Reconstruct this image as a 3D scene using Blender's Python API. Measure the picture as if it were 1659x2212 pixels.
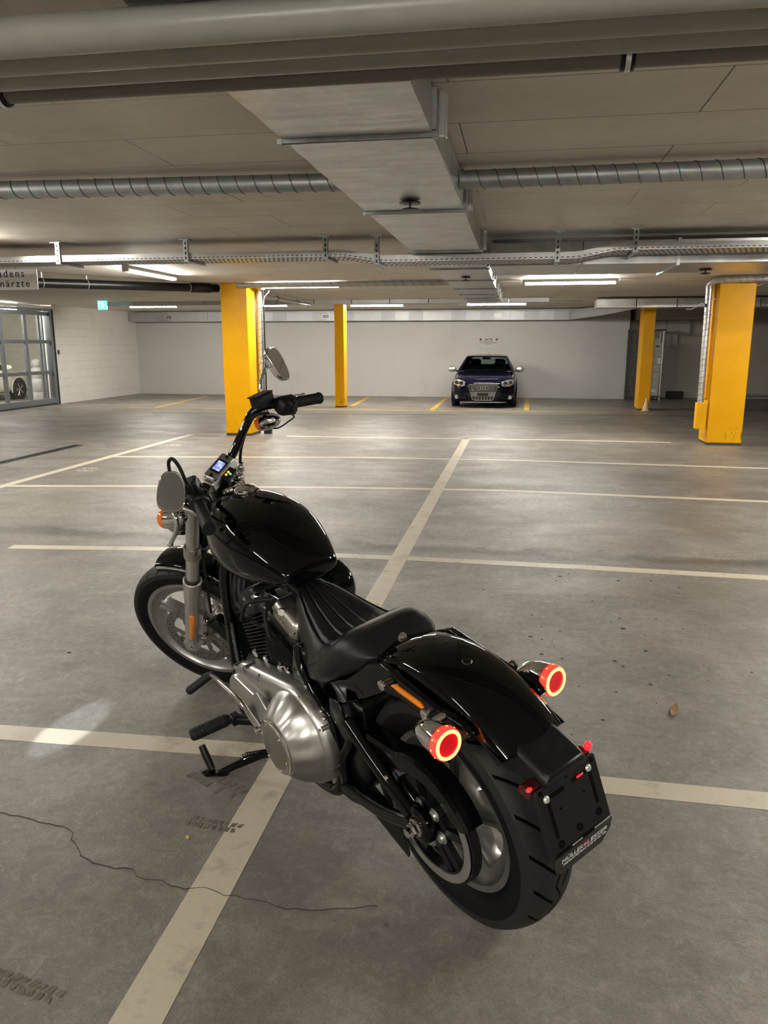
import bpy, bmesh, math, random
from math import sin, cos, pi, radians, sqrt, atan2
from mathutils import Vector, Matrix
random.seed(7)
for _o in list(bpy.data.objects):
    bpy.data.objects.remove(_o, do_unlink=True)
SC = bpy.context.scene
COL = SC.collection

# ------------------------------------------------------------------ camera
cam_d = bpy.data.cameras.new('camera')
cam = bpy.data.objects.new('camera', cam_d)
COL.objects.link(cam)
SC.camera = cam
PITCH, YAW = radians(12.341), radians(9.808)
cam_d.sensor_fit = 'VERTICAL'
cam_d.sensor_height = 36.0
cam_d.lens = 1650.0 / 2212.0 * 36.0
cam_d.clip_start = 0.05
fwd = Vector((-sin(YAW) * cos(PITCH), cos(YAW) * cos(PITCH), -sin(PITCH)))
rgt = Vector((cos(YAW), sin(YAW), 0))
upv = rgt.cross(fwd)
mw = Matrix((rgt, upv, -fwd)).transposed().to_4x4()
mw.translation = (0, 0, 1.47)
cam.matrix_world = mw

# ------------------------------------------------------------------ world, exposure
wd = bpy.data.worlds.new('garage_air')
SC.world = wd
wd.use_nodes = True
wd.node_tree.nodes['Background'].inputs[0].default_value = (0.9, 0.88, 0.82, 1)
wd.node_tree.nodes['Background'].inputs[1].default_value = 0.0
SC.view_settings.view_transform = 'Standard'
SC.view_settings.look = 'None'
SC.view_settings.exposure = 0.0
SC.view_settings.gamma = 1.0
SC.view_settings.use_curve_mapping = False
try:
    SC.cycles.use_denoising = True
    SC.cycles.max_bounces = 7
    SC.cycles.transmission_bounces = 5
    SC.cycles.use_adaptive_sampling = True
    SC.cycles.adaptive_threshold = 0.035
    SC.cycles.diffuse_bounces = 3
    SC.cycles.glossy_bounces = 4
    SC.cycles.sample_clamp_indirect = 6.0
    SC.cycles.caustics_reflective = False
    SC.cycles.caustics_refractive = False
except Exception:
    pass
TUBE = 250.0          # brightness of the fluorescent diffusers
CEIL = 2.44

# ------------------------------------------------------------------ materials
MATS = {}
class NT:
    """small helper around a node tree"""
    def __init__(s, name):
        m = bpy.data.materials.new(name); m.use_nodes = True
        s.m = m; s.t = m.node_tree; s.n = s.t.nodes; s.l = s.t.links
        s.b = s.n['Principled BSDF']
        s.tc = s.n.new('ShaderNodeTexCoord')
    def new(s, k, **kw):
        x = s.n.new(k)
        for a, v in kw.items():
            setattr(x, a, v)
        return x
    def set(s, x, i, v):
        if isinstance(v, bpy.types.NodeSocket):
            s.l.new(v, x.inputs[i])
        else:
            x.inputs[i].default_value = v
    def math(s, op, a, b=0.0, c=None, clamp=False):
        x = s.new('ShaderNodeMath', operation=op, use_clamp=clamp)
        s.set(x, 0, a); s.set(x, 1, b)
        if c is not None: s.set(x, 2, c)
        return x.outputs[0]
    def noise(s, scale, detail=4, rough=.55, vec=None, dist=0.0):
        x = s.new('ShaderNodeTexNoise')
        x.inputs['Scale'].default_value = scale; x.inputs['Detail'].default_value = detail
        x.inputs['Roughness'].default_value = rough; x.inputs['Distortion'].default_value = dist
        s.l.new(vec if vec is not None else s.tc.outputs['Object'], x.inputs['Vector'])
        return x.outputs[0]
    def voro(s, scale, feature='F1', vec=None, out='Distance'):
        x = s.new('ShaderNodeTexVoronoi', feature=feature)
        x.inputs['Scale'].default_value = scale
        s.l.new(vec if vec is not None else s.tc.outputs['Object'], x.inputs['Vector'])
        return x.outputs[out]
    def mapping(s, scale=(1, 1, 1), loc=(0, 0, 0), rot=(0, 0, 0), vec=None):
        x = s.new('ShaderNodeMapping')
        x.inputs['Scale'].default_value = scale; x.inputs['Location'].default_value = loc
        x.inputs['Rotation'].default_value = rot
        s.l.new(vec if vec is not None else s.tc.outputs['Object'], x.inputs['Vector'])
        return x.outputs[0]
    def ramp(s, fac, stops):
        x = s.new('ShaderNodeValToRGB')
        e = x.color_ramp.elements
        e[0].position, e[0].color = stops[0][0], col(stops[0][1])
        e[1].position, e[1].color = stops[-1][0], col(stops[-1][1])
        for p, c in stops[1:-1]:
            q = e.new(p); q.color = col(c)
        s.l.new(fac, x.inputs[0])
        return x.outputs[0]
    def rng(s, v, a, b, c, d, clamp=True):
        x = s.new('ShaderNodeMapRange'); x.clamp = clamp
        s.set(x, 0, v)
        for i, q in enumerate((a, b, c, d)): s.set(x, i + 1, q)
        return x.outputs[0]
    def mix(s, f, a, b, mode='MIX'):
        x = s.new('ShaderNodeMix', data_type='RGBA', blend_type=mode)
        s.set(x, 0, f)
        s.set(x, 6, col(a) if not isinstance(a, bpy.types.NodeSocket) else a)
        s.set(x, 7, col(b) if not isinstance(b, bpy.types.NodeSocket) else b)
        return x.outputs[2]
    def sep(s, vec=None):
        x = s.new('ShaderNodeSeparateXYZ')
        s.l.new(vec if vec is not None else s.tc.outputs['Object'], x.inputs[0])
        return x.outputs
    def bump(s, h, strength=.3, dist=.01):
        x = s.new('ShaderNodeBump')
        x.inputs['Strength'].default_value = strength; x.inputs['Distance'].default_value = dist
        s.l.new(h, x.inputs['Height']); s.l.new(x.outputs[0], s.b.inputs['Normal'])
    def base(s, v): s.set(s.b, 'Base Color', v if isinstance(v, bpy.types.NodeSocket) else col(v))
    def p(s, **kw):
        for k, v in kw.items():
            s.set(s.b, k.replace('_', ' '), v)
def col(c):
    if isinstance(c, (int, float)): return (c, c, c, 1)
    return tuple(c) + ((1,) if len(c) == 3 else ())
def plain(name, c, rough=.5, metal=0.0, var=.12, scale=30, coat=0.0, spec=.5, emit=None, es=0, bump=0.0, trans=0, ior=1.5):
    """a surface colour with gentle procedural variation in tone and roughness"""
    t = NT(name)
    n = t.noise(scale, 3)
    t.base(t.mix(t.rng(n, .3, .7, 0, 1), tuple(x * (1 - var) for x in c), tuple(min(1, x * (1 + var)) for x in c)))
    t.p(Roughness=t.rng(n, .3, .7, max(0, rough * .88), min(1, rough * 1.12)), Metallic=metal)
    t.b.inputs['Specular IOR Level'].default_value = spec
    t.b.inputs['IOR'].default_value = ior
    if coat:
        t.b.inputs['Coat Weight'].default_value = coat; t.b.inputs['Coat Roughness'].default_value = .03
    if trans: t.b.inputs['Transmission Weight'].default_value = trans
    if emit:
        t.b.inputs['Emission Color'].default_value = col(emit); t.b.inputs['Emission Strength'].default_value = es
    if bump: t.bump(n, bump, .002)
    MATS[name] = t.m
    return t.m

def mat_floor():
    t = NT('concrete_floor')
    big = t.noise(.45, 5, .6); mid = t.noise(2.2, 6, .65, dist=.6); fine = t.noise(38, 5, .7)
    streak = t.noise(1.1, 6, .7, vec=t.mapping((1.0, 3.2, 1)), dist=1.5)
    c = t.ramp(mid, [(.30, (.115, .102, .086)), (.5, (.235, .215, .187)), (.68, (.385, .358, .318))])
    c = t.mix(t.rng(streak, .38, .72, 0, .6), c, (.135, .118, .098))
    c = t.mix(t.rng(big, .35, .65, 0, .35), c, (.40, .375, .335))
    c = t.mix(t.rng(fine, .2, .8, 0, .4), c, (.15, .135, .115), 'MIX')
    grit = t.noise(150, 3, .8); grain2 = t.noise(24, 6, .8, dist=.8)
    c = t.mix(t.rng(grit, .40, .62, 0, .38), c, (.075, .067, .057))
    c = t.mix(t.rng(grain2, .50, .68, 0, .42), c, (.095, .084, .070))
    c = t.mix(t.rng(grain2, .46, .32, 0, .30), c, (.46, .43, .385))
    blot = t.noise(1.7, 7, .75, dist=.4)
    c = t.mix(t.rng(blot, .54, .66, 0, .40), c, (.105, .092, .076))
    # small dark specks and oil spots
    sp = t.voro(5.5); spn = t.noise(3.0, 2)
    spot = t.math('MULTIPLY', t.rng(sp, .045, .03, 0, 1), t.rng(spn, .52, .6, 0, 1))
    c = t.mix(t.math('MULTIPLY', spot, .7), c, (.035, .03, .027))
    # dark tyre band across the bays
    xyz = t.sep()
    band = t.math('ABSOLUTE', t.math('SUBTRACT', t.math('ADD', xyz[1], t.rng(mid, .3, .7, -.10, .10)), 5.42))
    c = t.mix(t.math('MULTIPLY', t.rng(band, .16, .04, 0, 1), t.rng(blot, .3, .65, .35, .9)), c, (.055, .049, .043))
    t.base(c)
    sm = t.noise(.8, 5, .6, vec=t.mapping((1, 2.4, 1)), dist=1.0)
    t.p(Roughness=t.math('ADD', t.rng(sm, .3, .7, .30, .52), t.rng(grain2, .3, .7, -.05, .10)))
    t.b.inputs['Specular IOR Level'].default_value = .55
    h = t.math('ADD', t.math('MULTIPLY', fine, .35), t.math('MULTIPLY', t.noise(9, 5, .7), .65))
    h = t.math('ADD', h, t.math('ADD', t.math('MULTIPLY', grit, .30), t.math('MULTIPLY', grain2, .45)))
    t.bump(h, .45, .008)
    MATS['floor'] = t.m
def mat_paint_line(name, c, wear):
    t = NT(name)
    n = t.noise(7, 6, .7); f = t.noise(60, 3); st = t.noise(3, 4, .6)
    cc = t.mix(t.rng(f, .3, .7, 0, .35), c, tuple(x * .8 for x in c))
    cc = t.mix(t.rng(n, .56, .72, 0, wear), cc, (.19, .165, .135))
    cc = t.mix(t.rng(st, .55, .8, 0, .3), cc, (.33, .27, .17))
    t.base(cc)
    t.p(Roughness=t.rng(n, .3, .7, .38, .55))
    t.bump(f, .1, .003)
    MATS[name] = t.m
def mat_ceiling():
    t = NT('concrete_ceiling')
    n = t.noise(1.6, 6, .6); f = t.noise(22, 5, .7); b = t.noise(.35, 3)
    c = t.ramp(n, [(.3, (.64, .60, .53)), (.55, (.76, .715, .64)), (.75, (.83, .785, .71))])
    c = t.mix(t.rng(f, .35, .7, 0, .3), c, (.54, .50, .44))
    br = t.new('ShaderNodeTexBrick')
    br.offset = .37; br.squash = 1.0
    br.inputs['Scale'].default_value = 1.0; br.inputs['Mortar Size'].default_value = .004
    br.inputs['Mortar Smooth'].default_value = .4
    br.inputs['Brick Width'].default_value = 1.62; br.inputs['Row Height'].default_value = .56
    br.inputs['Color1'].default_value = (1, 1, 1, 1); br.inputs['Color2'].default_value = (.9, .9, .9, 1); br.inputs['Mortar'].default_value = (.0, .0, .0, 1)
    t.l.new(t.mapping((1, 1, 1), (.3, .2, 0)), br.inputs['Vector'])
    seam = t.math('MULTIPLY', br.outputs['Fac'], t.rng(b, .44, .56, .12, .75))
    c = t.mix(t.math('MULTIPLY', t.rng(b, .3, .7, 0, .5), 1), c, t.mix(1.0, c, br.outputs['Color'], 'MULTIPLY'))
    c = t.mix(seam, c, (.07, .06, .05))
    vo = t.voro(1.1)
    c = t.mix(t.rng(vo, .022, .014, 0, .6), c, (.5, .46, .4))
    t.base(c)
    t.p(Roughness=.62)
    t.b.inputs['Specular IOR Level'].default_value = .4
    t.bump(t.math('SUBTRACT', t.math('MULTIPLY', f, .5), t.math('MULTIPLY', br.outputs['Fac'], .6)), .22, .01)
    MATS['ceiling'] = t.m
def mat_wall(name, c, block=None, stain=.25):
    t = NT(name)
    n = t.noise(1.3, 6, .65); f = t.noise(40, 4); s = t.noise(.7, 4, .6, dist=1.2)
    cc = t.mix(t.rng(n, .35, .7, 0, .35), c, tuple(x * .88 for x in c))
    cc = t.mix(t.rng(s, .58, .75, 0, stain), cc, tuple(x * .62 for x in c))
    if block:
        xyz = t.sep()
        cb = t.new('ShaderNodeCombineXYZ')
        t.l.new(xyz[block[2]], cb.inputs[0]); t.l.new(xyz[2], cb.inputs[1])
        br = t.new('ShaderNodeTexBrick')
        br.inputs['Scale'].default_value = 1.0; br.inputs['Mortar Size'].default_value = .006
        br.inputs['Brick Width'].default_value = block[0]; br.inputs['Row Height'].default_value = block[1]
        br.inputs['Color1'].default_value = (1, 1, 1, 1); br.inputs['Color2'].default_value = (.97, .97, .97, 1); br.inputs['Mortar'].default_value = (.0, 0, 0, 1)
        t.l.new(cb.outputs[0], br.inputs['Vector'])
        k = t.math('MULTIPLY', br.outputs['Fac'], t.rng(n, .4, .6, .12, .5))
        cc = t.mix(k, cc, tuple(x * .55 for x in c))
        t.bump(t.math('SUBTRACT', t.math('MULTIPLY', f, .25), br.outputs['Fac']), .3, .006)
    else:
        t.bump(f, .08, .004)
    t.base(cc); t.p(Roughness=.6)
    MATS[name] = t.m
def mat_yellow():
    t = NT('yellow_paint')
    n = t.noise(3, 5, .6); f = t.noise(30, 4)
    xyz = t.sep()
    c = t.mix(t.rng(n, .3, .7, 0, 1), (.87, .40, .001), (.94, .48, .002))
    sc = t.noise(9, 5, .75, vec=t.mapping((1, 1, .35)))
    low = t.rng(xyz[2], .28, .2, 0, 1); low = t.math('MULTIPLY', low, t.rng(xyz[2], .06, .12, 0, 1))
    scuff = t.math('MULTIPLY', t.rng(sc, .53, .62, 0, .8), low)
    c = t.mix(scuff, c, (.10, .07, .02))
    chip = t.math('MULTIPLY', t.rng(t.noise(14, 4, .7), .70, .74, 0, 1), t.rng(xyz[2], 1.25, .9, 0, .5))
    c = t.mix(chip, c, (.85, .62, .25))
    t.base(c); t.p(Roughness=t.rng(n, .3, .7, .32, .48))
    t.b.inputs['Specular IOR Level'].default_value = .2
    t.bump(f, .06, .003)
    MATS['yellow'] = t.m
def mat_galv(name, c, rough, seam=None):
    t = NT(name)
    v = t.voro(38, out='Color'); n = t.noise(5, 4, .6)
    br = t.noise(3, 3, .5, vec=t.mapping((.6, 7, .6)))
    cc = t.mix(t.rng(n, .3, .7, 0, 1), tuple(x * .86 for x in c), tuple(min(1, x * 1.12) for x in c))
    cc = t.mix(.10, cc, v, 'OVERLAY')
    cc = t.mix(t.rng(br, .45, .75, 0, .3), cc, tuple(x * .7 for x in c))
    t.base(cc); t.p(Metallic=.82, Roughness=t.rng(br, .3, .7, rough * .8, rough * 1.25))
    t.bump(br, .12, .01)
    MATS[name] = t.m
def mat_tread(name, n_blocks, half):
    t = NT(name)
    xyz = t.sep()
    ang = t.math('ARCTAN2', xyz[2], xyz[0]); ay = t.math('ABSOLUTE', xyz[1])
    u = t.math('MULTIPLY', ang, n_blocks / (2 * pi))
    side = t.math('MULTIPLY', t.math('SIGN', xyz[1]), .25)
    uu = t.math('ADD', t.math('ADD', u, side), t.math('MULTIPLY', ay, 13.0))
    fr = t.math('ABSOLUTE', t.math('SUBTRACT', t.math('FRACT', uu), .5))
    g1 = t.math('MULTIPLY', t.math('LESS_THAN', fr, .06), t.math('MULTIPLY', t.math('GREATER_THAN', ay, .012), t.math('LESS_THAN', ay, half)))
    zig = t.math('PINGPONG', t.math('MULTIPLY', u, 1.0), .5)
    cy = t.math('ABSOLUTE', t.math('SUBTRACT', xyz[1], t.math('MULTIPLY', t.math('SUBTRACT', zig, .25), .045)))
    g2 = t.math('LESS_THAN', cy, .0028)
    rad = t.math('SQRT', t.math('ADD', t.math('MULTIPLY', xyz[0], xyz[0]), t.math('MULTIPLY', xyz[2], xyz[2])))
    g = t.math('MAXIMUM', g1, g2)
    nn = t.noise(60, 3)
    c = t.mix(t.rng(nn, .3, .7, 0, 1), (.0125, .012, .0118), (.019, .0185, .018))
    c = t.mix(g, c, (.0008, .0008, .0008))
    t.base(c); t.p(Roughness=.62)
    t.set(t.b, 'Specular IOR Level', t.rng(g, 0, 1, .35, .03))
    t.bump(t.math('SUBTRACT', 1.0, g), .8, .004)
    MATS[name] = t.m
def mat_screen():
    t = NT('lit_gauge_screen')
    n = t.noise(55, 2, .5); v = t.voro(70)
    c = t.ramp(n, [(.3, (.05, .12, .75)), (.5, (.35, .35, .95)), (.62, (.55, .8, 1.0)), (.75, (.7, .45, .95))])
    t.base((.02, .02, .03)); t.l.new(c, t.b.inputs['Emission Color']); t.b.inputs['Emission Strength'].default_value = 1.1
    t.p(Roughness=.1)
    MATS['screen'] = t.m

mat_floor(); mat_ceiling(); mat_yellow(); mat_screen()
mat_paint_line('line_paint', (.62, .55, .43), .6)
mat_paint_line('yellow_line_paint', (.62, .40, .06), 1.0)
mat_wall('white_wall', (.56, .55, .53))
mat_wall('block_wall', (.80, .78, .73), block=(.42, .21, 1))
mat_wall('back_wall_paint', (.60, .57, .52))
mat_wall('raw_concrete', (.50, .465, .415), block=(1.3, 1.0, 0), stain=.5)
mat_wall('gate_room_wall', (.70, .67, .58), block=(.42, .21, 1))
mat_galv('galvanised', (.58, .585, .58), .34)
mat_galv('galvanised_bright', (.72, .73, .73), .30)
mat_galv('galvanised_dull', (.40, .42, .43), .42)
plain('wall_duct_zinc', (.50, .51, .515), .45, .4, .10, 3)
plain('wall_duct_dim', (.42, .43, .44), .5, .5, .10, 3)
plain('seam_grey', (.12, .125, .13), .45, .7, .1, 20)
mat_tread('rear_tread', 20, .066)
mat_tread('front_tread', 30, .044)
plain('pipe_grey', (.33, .325, .29), .32, 0, .06, 8)
plain('pipe_dark_grey', (.19, .165, .14), .45, 0, .12, 6)
plain('black_plastic', (.005, .005, .0055), .38, 0, .2, 40, spec=.35)
plain('black_gloss', (.0015, .0015, .0017), .045, 0, .1, 5, spec=.36)
plain('black_satin', (.0035, .0035, .0038), .30, 0, .2, 25, spec=.35)
plain('black_plate', (.0075, .0075, .0075), .42, 0, .1, 25, spec=.4)
plain('void_black', (.0008, .0008, .0008), .8, 0, .1, 25, spec=.1)
plain('black_matte', (.005, .005, .0052), .55, 0, .2, 60, spec=.35)
plain('engine_black', (.0035, .0035, .0037), .42, 0, .3, 90, spec=.35)
plain('rubber', (.006, .006, .0063), .6, 0, .2, 90, bump=.15, spec=.35)
plain('sidewall_rubber', (.0028, .0028, .003), .62, 0, .15, 120, spec=.22)
plain('leather', (.0062, .0062, .0066), .42, 0, .15, 260, bump=.2, spec=.4)
plain('chrome', (.83, .83, .83), .05, 1.0, .03, 12)
plain('polished_aluminium', (.48, .475, .46), .33, 1.0, .05, 9)
plain('machined_aluminium', (.50, .48, .43), .33, 1.0, .08, 24)
plain('satin_silver', (.56, .56, .545), .36, .9, .08, 20)
plain('cast_wheel_grey', (.38, .38, .37), .34, .85, .10, 16)
plain('cast_wheel_dark', (.31, .305, .30), .34, .85, .10, 16)
plain('brake_steel', (.27, .265, .25), .40, .9, .06, 50)
plain('mirror_glass', (.85, .86, .86), .015, 1.0, .01, 4)
plain('amber_plastic', (.80, .23, .012), .12, 0, .08, 40, coat=.6, emit=(.8, .2, .01), es=.06)
plain('amber_lens', (.85, .20, .015), .10, 0, .08, 40, coat=.6)
plain('red_plastic', (.05, .002, .002), .12, 0, .1, 40, coat=.6)
plain('red_lens_lit', (.5, .01, .01), .2, 0, .1, 80, emit=(1.0, .012, .04), es=.20)
plain('red_glow', (.5, .01, .01), .2, 0, .1, 80, emit=(1.0, .02, .03), es=1.6)
plain('led_ring', (.8, .1, .05), .3, 0, .02, 10, emit=(1.0, .27, .07), es=5.5)
plain('led_ring_edge', (.6, .02, .02), .3, 0, .02, 10, emit=(1.0, .03, .02), es=2.2)
plain('led_amber_dot', (.8, .4, .05), .3, 0, .02, 10, emit=(1.0, .42, .03), es=2.2)
plain('lamp_green_dot', (.1, .8, .4), .3, 0, .02, 10, emit=(.1, 1.0, .45), es=1.2)
plain('text_white', (.75, .76, .78), .4, 0, .05, 60)
plain('screw_zinc', (.80, .80, .78), .25, .6, .05, 40)
plain('label_grey', (.30, .30, .30), .5, 0, .1, 90)
plain('diffuser', (.9, .9, .88), .4, 0, .01, 6, emit=(1.0, .955, .865), es=TUBE)
plain('lamp_body', (.62, .60, .55), .4, 0, .05, 10)
plain('sign_white', (.85, .84, .83), .35, 0, .04, 10)
plain('sign_black', (.012, .012, .014), .4, 0, .05, 40)
plain('sign_blue', (.045, .03, .15), .4, 0, .1, 90)
plain('sign_red', (.35, .03, .06), .4, 0, .1, 60)
plain('exit_lit', (.2, .6, .55), .3, 0, .02, 10, emit=(.16, .78, .72), es=1.5)
plain('exit_white', (.8, .9, .9), .3, 0, .02, 10, emit=(.75, 1.0, .97), es=2.0)
plain('gate_steel', (.23, .25, .27), .42, .4, .1, 20)
plain('gate_steel_dark', (.06, .07, .08), .45, .3, .1, 20)
plain('wire_grey', (.25, .26, .27), .4, .7, .1, 30)
plain('car_paint', (.0012, .0016, .012), .10, 0, .1, 8, spec=.36)
plain('car_black', (.006, .006, .007), .3, 0, .1, 30)
plain('car_glass', (.50, .58, .57), .02, 0, .01, 5, trans=1.0, ior=1.03)
plain('car_interior', (.016, .016, .017), .6, 0, .2, 50)
plain('car_white', (.74, .72, .62), .12, 0, .03, 6, coat=.8)
plain('headlamp_clear', (.68, .68, .67), .08, .75, .2, 60)
plain('grille_grey', (.20, .20, .21), .35, .6, .1, 30)
plain('cone_cream', (.78, .60, .36), .5, 0, .1, 14)
plain('carton', (.50, .48, .45), .6, 0, .08, 20)
plain('stone_pale', (.42, .42, .40), .7, 0, .15, 12)
plain('white_metal', (.60, .60, .58), .35, .1, .05, 12)
plain('crack_dark', (.06, .053, .045), .8, 0, .2, 40, spec=.2)
plain('tyre_dirt', (.150, .134, .112), .7, 0, .35, 60, spec=.3)
plain('leaf_brown', (.22, .12, .035), .6, 0, .3, 40)
plain('stone_ochre', (.55, .40, .16), .6, 0, .2, 60)

# ------------------------------------------------------------------ mesh builder
def perp(d):
    d = Vector(d).normalized()
    a = Vector((0, 0, 1)) if abs(d.z) < .9 else Vector((1, 0, 0))
    u = d.cross(a).normalized()
    return u, d.cross(u).normalized()
def smooth_path(pts, k=6, closed=False):
    P = [Vector(p) for p in pts]; n = len(P); out = []
    rng = range(n if closed else n - 1)
    for i in rng:
        p0 = P[(i - 1) % n] if closed or i > 0 else P[0] * 2 - P[1]
        p1 = P[i]; p2 = P[(i + 1) % n]
        p3 = P[(i + 2) % n] if closed or i + 2 < n else P[-1] * 2 - P[-2]
        for j in range(k):
            t = j / k
            out.append(.5 * ((2 * p1) + (p2 - p0) * t + (2 * p0 - 5 * p1 + 4 * p2 - p3) * t * t + (3 * p1 - p0 - 3 * p2 + p3) * t ** 3))
    if not closed: out.append(P[-1])
    return out
class M:
    def __init__(s): s.v = []; s.f = []; s.mi = []; s.cur = 0
    def add(s, V, F):
        o = len(s.v)
        s.v += [Vector(p) for p in V]
        s.f += [tuple(i + o for i in f) for f in F]
        s.mi += [s.cur] * len(F)
        return s
    def box(s, c, d, R=None):
        c = Vector(c); h = Vector(d) * .5; V = []
        for z in (-1, 1):
            for y in (-1, 1):
                for x in (-1, 1):
                    p = Vector((x * h.x, y * h.y, z * h.z))
                    V.append(c + (R @ p if R else p))
        return s.add(V, [(0, 2, 3, 1), (4, 5, 7, 6), (0, 1, 5, 4), (2, 6, 7, 3), (0, 4, 6, 2), (1, 3, 7, 5)])
    def loft(s, rings, cap=True, closed=True, loop=False):
        n = len(rings[0]); V = [p for r in rings for p in r]; F = []
        m = len(rings)
        for i in range(m if loop else m - 1):
            a, b = i * n, ((i + 1) % m) * n
            for j in range(n if closed else n - 1):
                k = (j + 1) % n
                F.append((a + j, a + k, b + k, b + j))
        if cap and closed and not loop:
            F.append(tuple(range(n - 1, -1, -1))); F.append(tuple((m - 1) * n + j for j in range(n)))
        return s.add(V, F)
    def tube(s, pts, r, n=14, cap=True, k=0, closed=False):
        P = smooth_path(pts, k, closed) if k else [Vector(p) for p in pts]
        m = len(P); rr = r if isinstance(r, (list, tuple)) else [r] * m
        if len(rr) != m:
            rr = [rr[min(len(rr) - 1, int(i * (len(rr) - 1) / (m - 1)))] * (1 - (i * (len(rr) - 1) / (m - 1)) % 1) + rr[min(len(rr) - 1, int(i * (len(rr) - 1) / (m - 1)) + 1)] * ((i * (len(rr) - 1) / (m - 1)) % 1) for i in range(m)]
        rings = []; u = None
        for i, p in enumerate(P):
            d = (P[(i + 1) % m] - P[i - 1]) if closed else (P[min(i + 1, m - 1)] - P[max(i - 1, 0)])
            d.normalize()
            if u is None: u, w = perp(d)
            else:
                u = (u - d * u.dot(d)).normalized(); w = d.cross(u)
            rings.append([p + (u * cos(2 * pi * j / n) + w * sin(2 * pi * j / n)) * rr[i] for j in range(n)])
        return s.loft(rings, cap, True, closed)
    def cyl(s, a, b, r, r2=None, n=24, cap=True):
        a, b = Vector(a), Vector(b); u, w = perp(b - a); r2 = r if r2 is None else r2
        R = [[p + (u * cos(2 * pi * j / n) + w * sin(2 * pi * j / n)) * q for j in range(n)] for p, q in ((a, r), (b, r2))]
        return s.loft(R, cap)
    def lathe(s, prof, o, d, n=48, closed=False, a0=0.0, a1=2 * pi):
        """prof: (radius, height along d)"""
        o = Vector(o); d = Vector(d).normalized(); u, w = perp(d)
        full = abs(a1 - a0 - 2 * pi) < 1e-6
        m = n if full else n + 1
        rings = []
        for j in range(m):
            a = a0 + (a1 - a0) * j / n
            e = u * cos(a) + w * sin(a)
            rings.append([o + e * r + d * h for r, h in prof])
        return s.loft(rings, cap=(closed and not full), closed=closed, loop=full)
    def prism(s, poly, o, ua, ub, un, t0, t1):
        o, ua, ub, un = Vector(o), Vector(ua), Vector(ub), Vector(un)
        A = [o + ua * a + ub * b + un * t0 for a, b in poly]; B = [o + ua * a + ub * b + un * t1 for a, b in poly]
        return s.loft([A, B])
    def ball(s, c, r, n=24, m=14):
        c = Vector(c); r = Vector((r, r, r)) if isinstance(r, (int, float)) else Vector(r)
        rings = []
        for i in range(m + 1):
            t = -pi / 2 + pi * i / m
            t = max(-pi / 2 + .02, min(pi / 2 - .02, t))
            rings.append([c + Vector((r.x * cos(t) * cos(2 * pi * j / n), r.y * cos(t) * sin(2 * pi * j / n), r.z * sin(t))) for j in range(n)])
        return s.loft(rings)
    def torus(s, c, d, R, r, n=40, k=12):
        prof = [(R + r * cos(2 * pi * j / k), r * sin(2 * pi * j / k)) for j in range(k)]
        return s.lathe(prof, c, d, n, closed=True)
    def xf(s, f):
        s.v = [f(p) for p in s.v]; return s
    def build(s, name, mat, parent=None, ang=35, bevel=0, sub=0, loc=None, seg=2):
        me = bpy.data.meshes.new(name)
        o0 = Vector(loc) if loc is not None else Vector((0, 0, 0))
        me.from_pydata([tuple(p - o0) for p in s.v], [], s.f)
        mats = mat if isinstance(mat, (list, tuple)) else [mat]
        for x in mats: me.materials.append(MATS[x])
        if len(mats) > 1:
            me.polygons.foreach_set('material_index', s.mi)
        bm = bmesh.new(); bm.from_mesh(me)
        bmesh.ops.recalc_face_normals(bm, faces=bm.faces)
        bm.to_mesh(me); bm.free()
        me.polygons.foreach_set('use_smooth', [True] * len(me.polygons))
        if not sub: me.set_sharp_from_angle(angle=radians(ang))
        ob = bpy.data.objects.new(name, me); COL.objects.link(ob)
        ob.location = o0
        if parent is not None: ob.parent = parent
        if bevel:
            b = ob.modifiers.new('bevel', 'BEVEL'); b.width = bevel; b.segments = seg; b.limit_method = 'ANGLE'; b.angle_limit = radians(40)
            b.harden_normals = False
        if sub:
            q = ob.modifiers.new('subsurf', 'SUBSURF'); q.levels = sub; q.render_levels = sub
        return ob
def text_mesh(body, size, ext=0.0, align='LEFT', spacing=1.0, shear=0.0):
    """letters as mesh data in the xy plane; returns vertices and faces"""
    cu = bpy.data.curves.new('lettering', 'FONT'); cu.body = body; cu.size = size; cu.extrude = ext; cu.align_x = align
    cu.space_character = spacing; cu.shear = shear; cu.resolution_u = 3
    ob = bpy.data.objects.new('lettering', cu); COL.objects.link(ob)
    bpy.context.view_layer.update()
    dg = bpy.context.evaluated_depsgraph_get()
    me = bpy.data.meshes.new_from_object(ob.evaluated_get(dg))
    V = [v.co.copy() for v in me.vertices]; F = [tuple(p.vertices) for p in me.polygons]
    bpy.data.objects.remove(ob, do_unlink=True); bpy.data.curves.remove(cu); bpy.data.meshes.remove(me)
    return V, F
def tag(o, label, cat, group=None):
    o['label'] = label; o['category'] = cat
    if group: o['group'] = group
    return o
def thing(name, label, cat, loc=(0, 0, 0), rz=0.0, group=None):
    o = bpy.data.objects.new(name, None); COL.objects.link(o)
    o.empty_display_size = .1
    o.location = loc; o.rotation_euler = (0, 0, rz)
    return tag(o, label, cat, group)
def struct(o):
    o['kind'] = 'structure'; return o
def copy_tree(o, parent=None):
    kids = [c for c in bpy.data.objects if c.parent == o]
    c = o.copy(); COL.objects.link(c)
    if parent is not None: c.parent = parent
    for k in kids: copy_tree(k, c)
    return c
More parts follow.
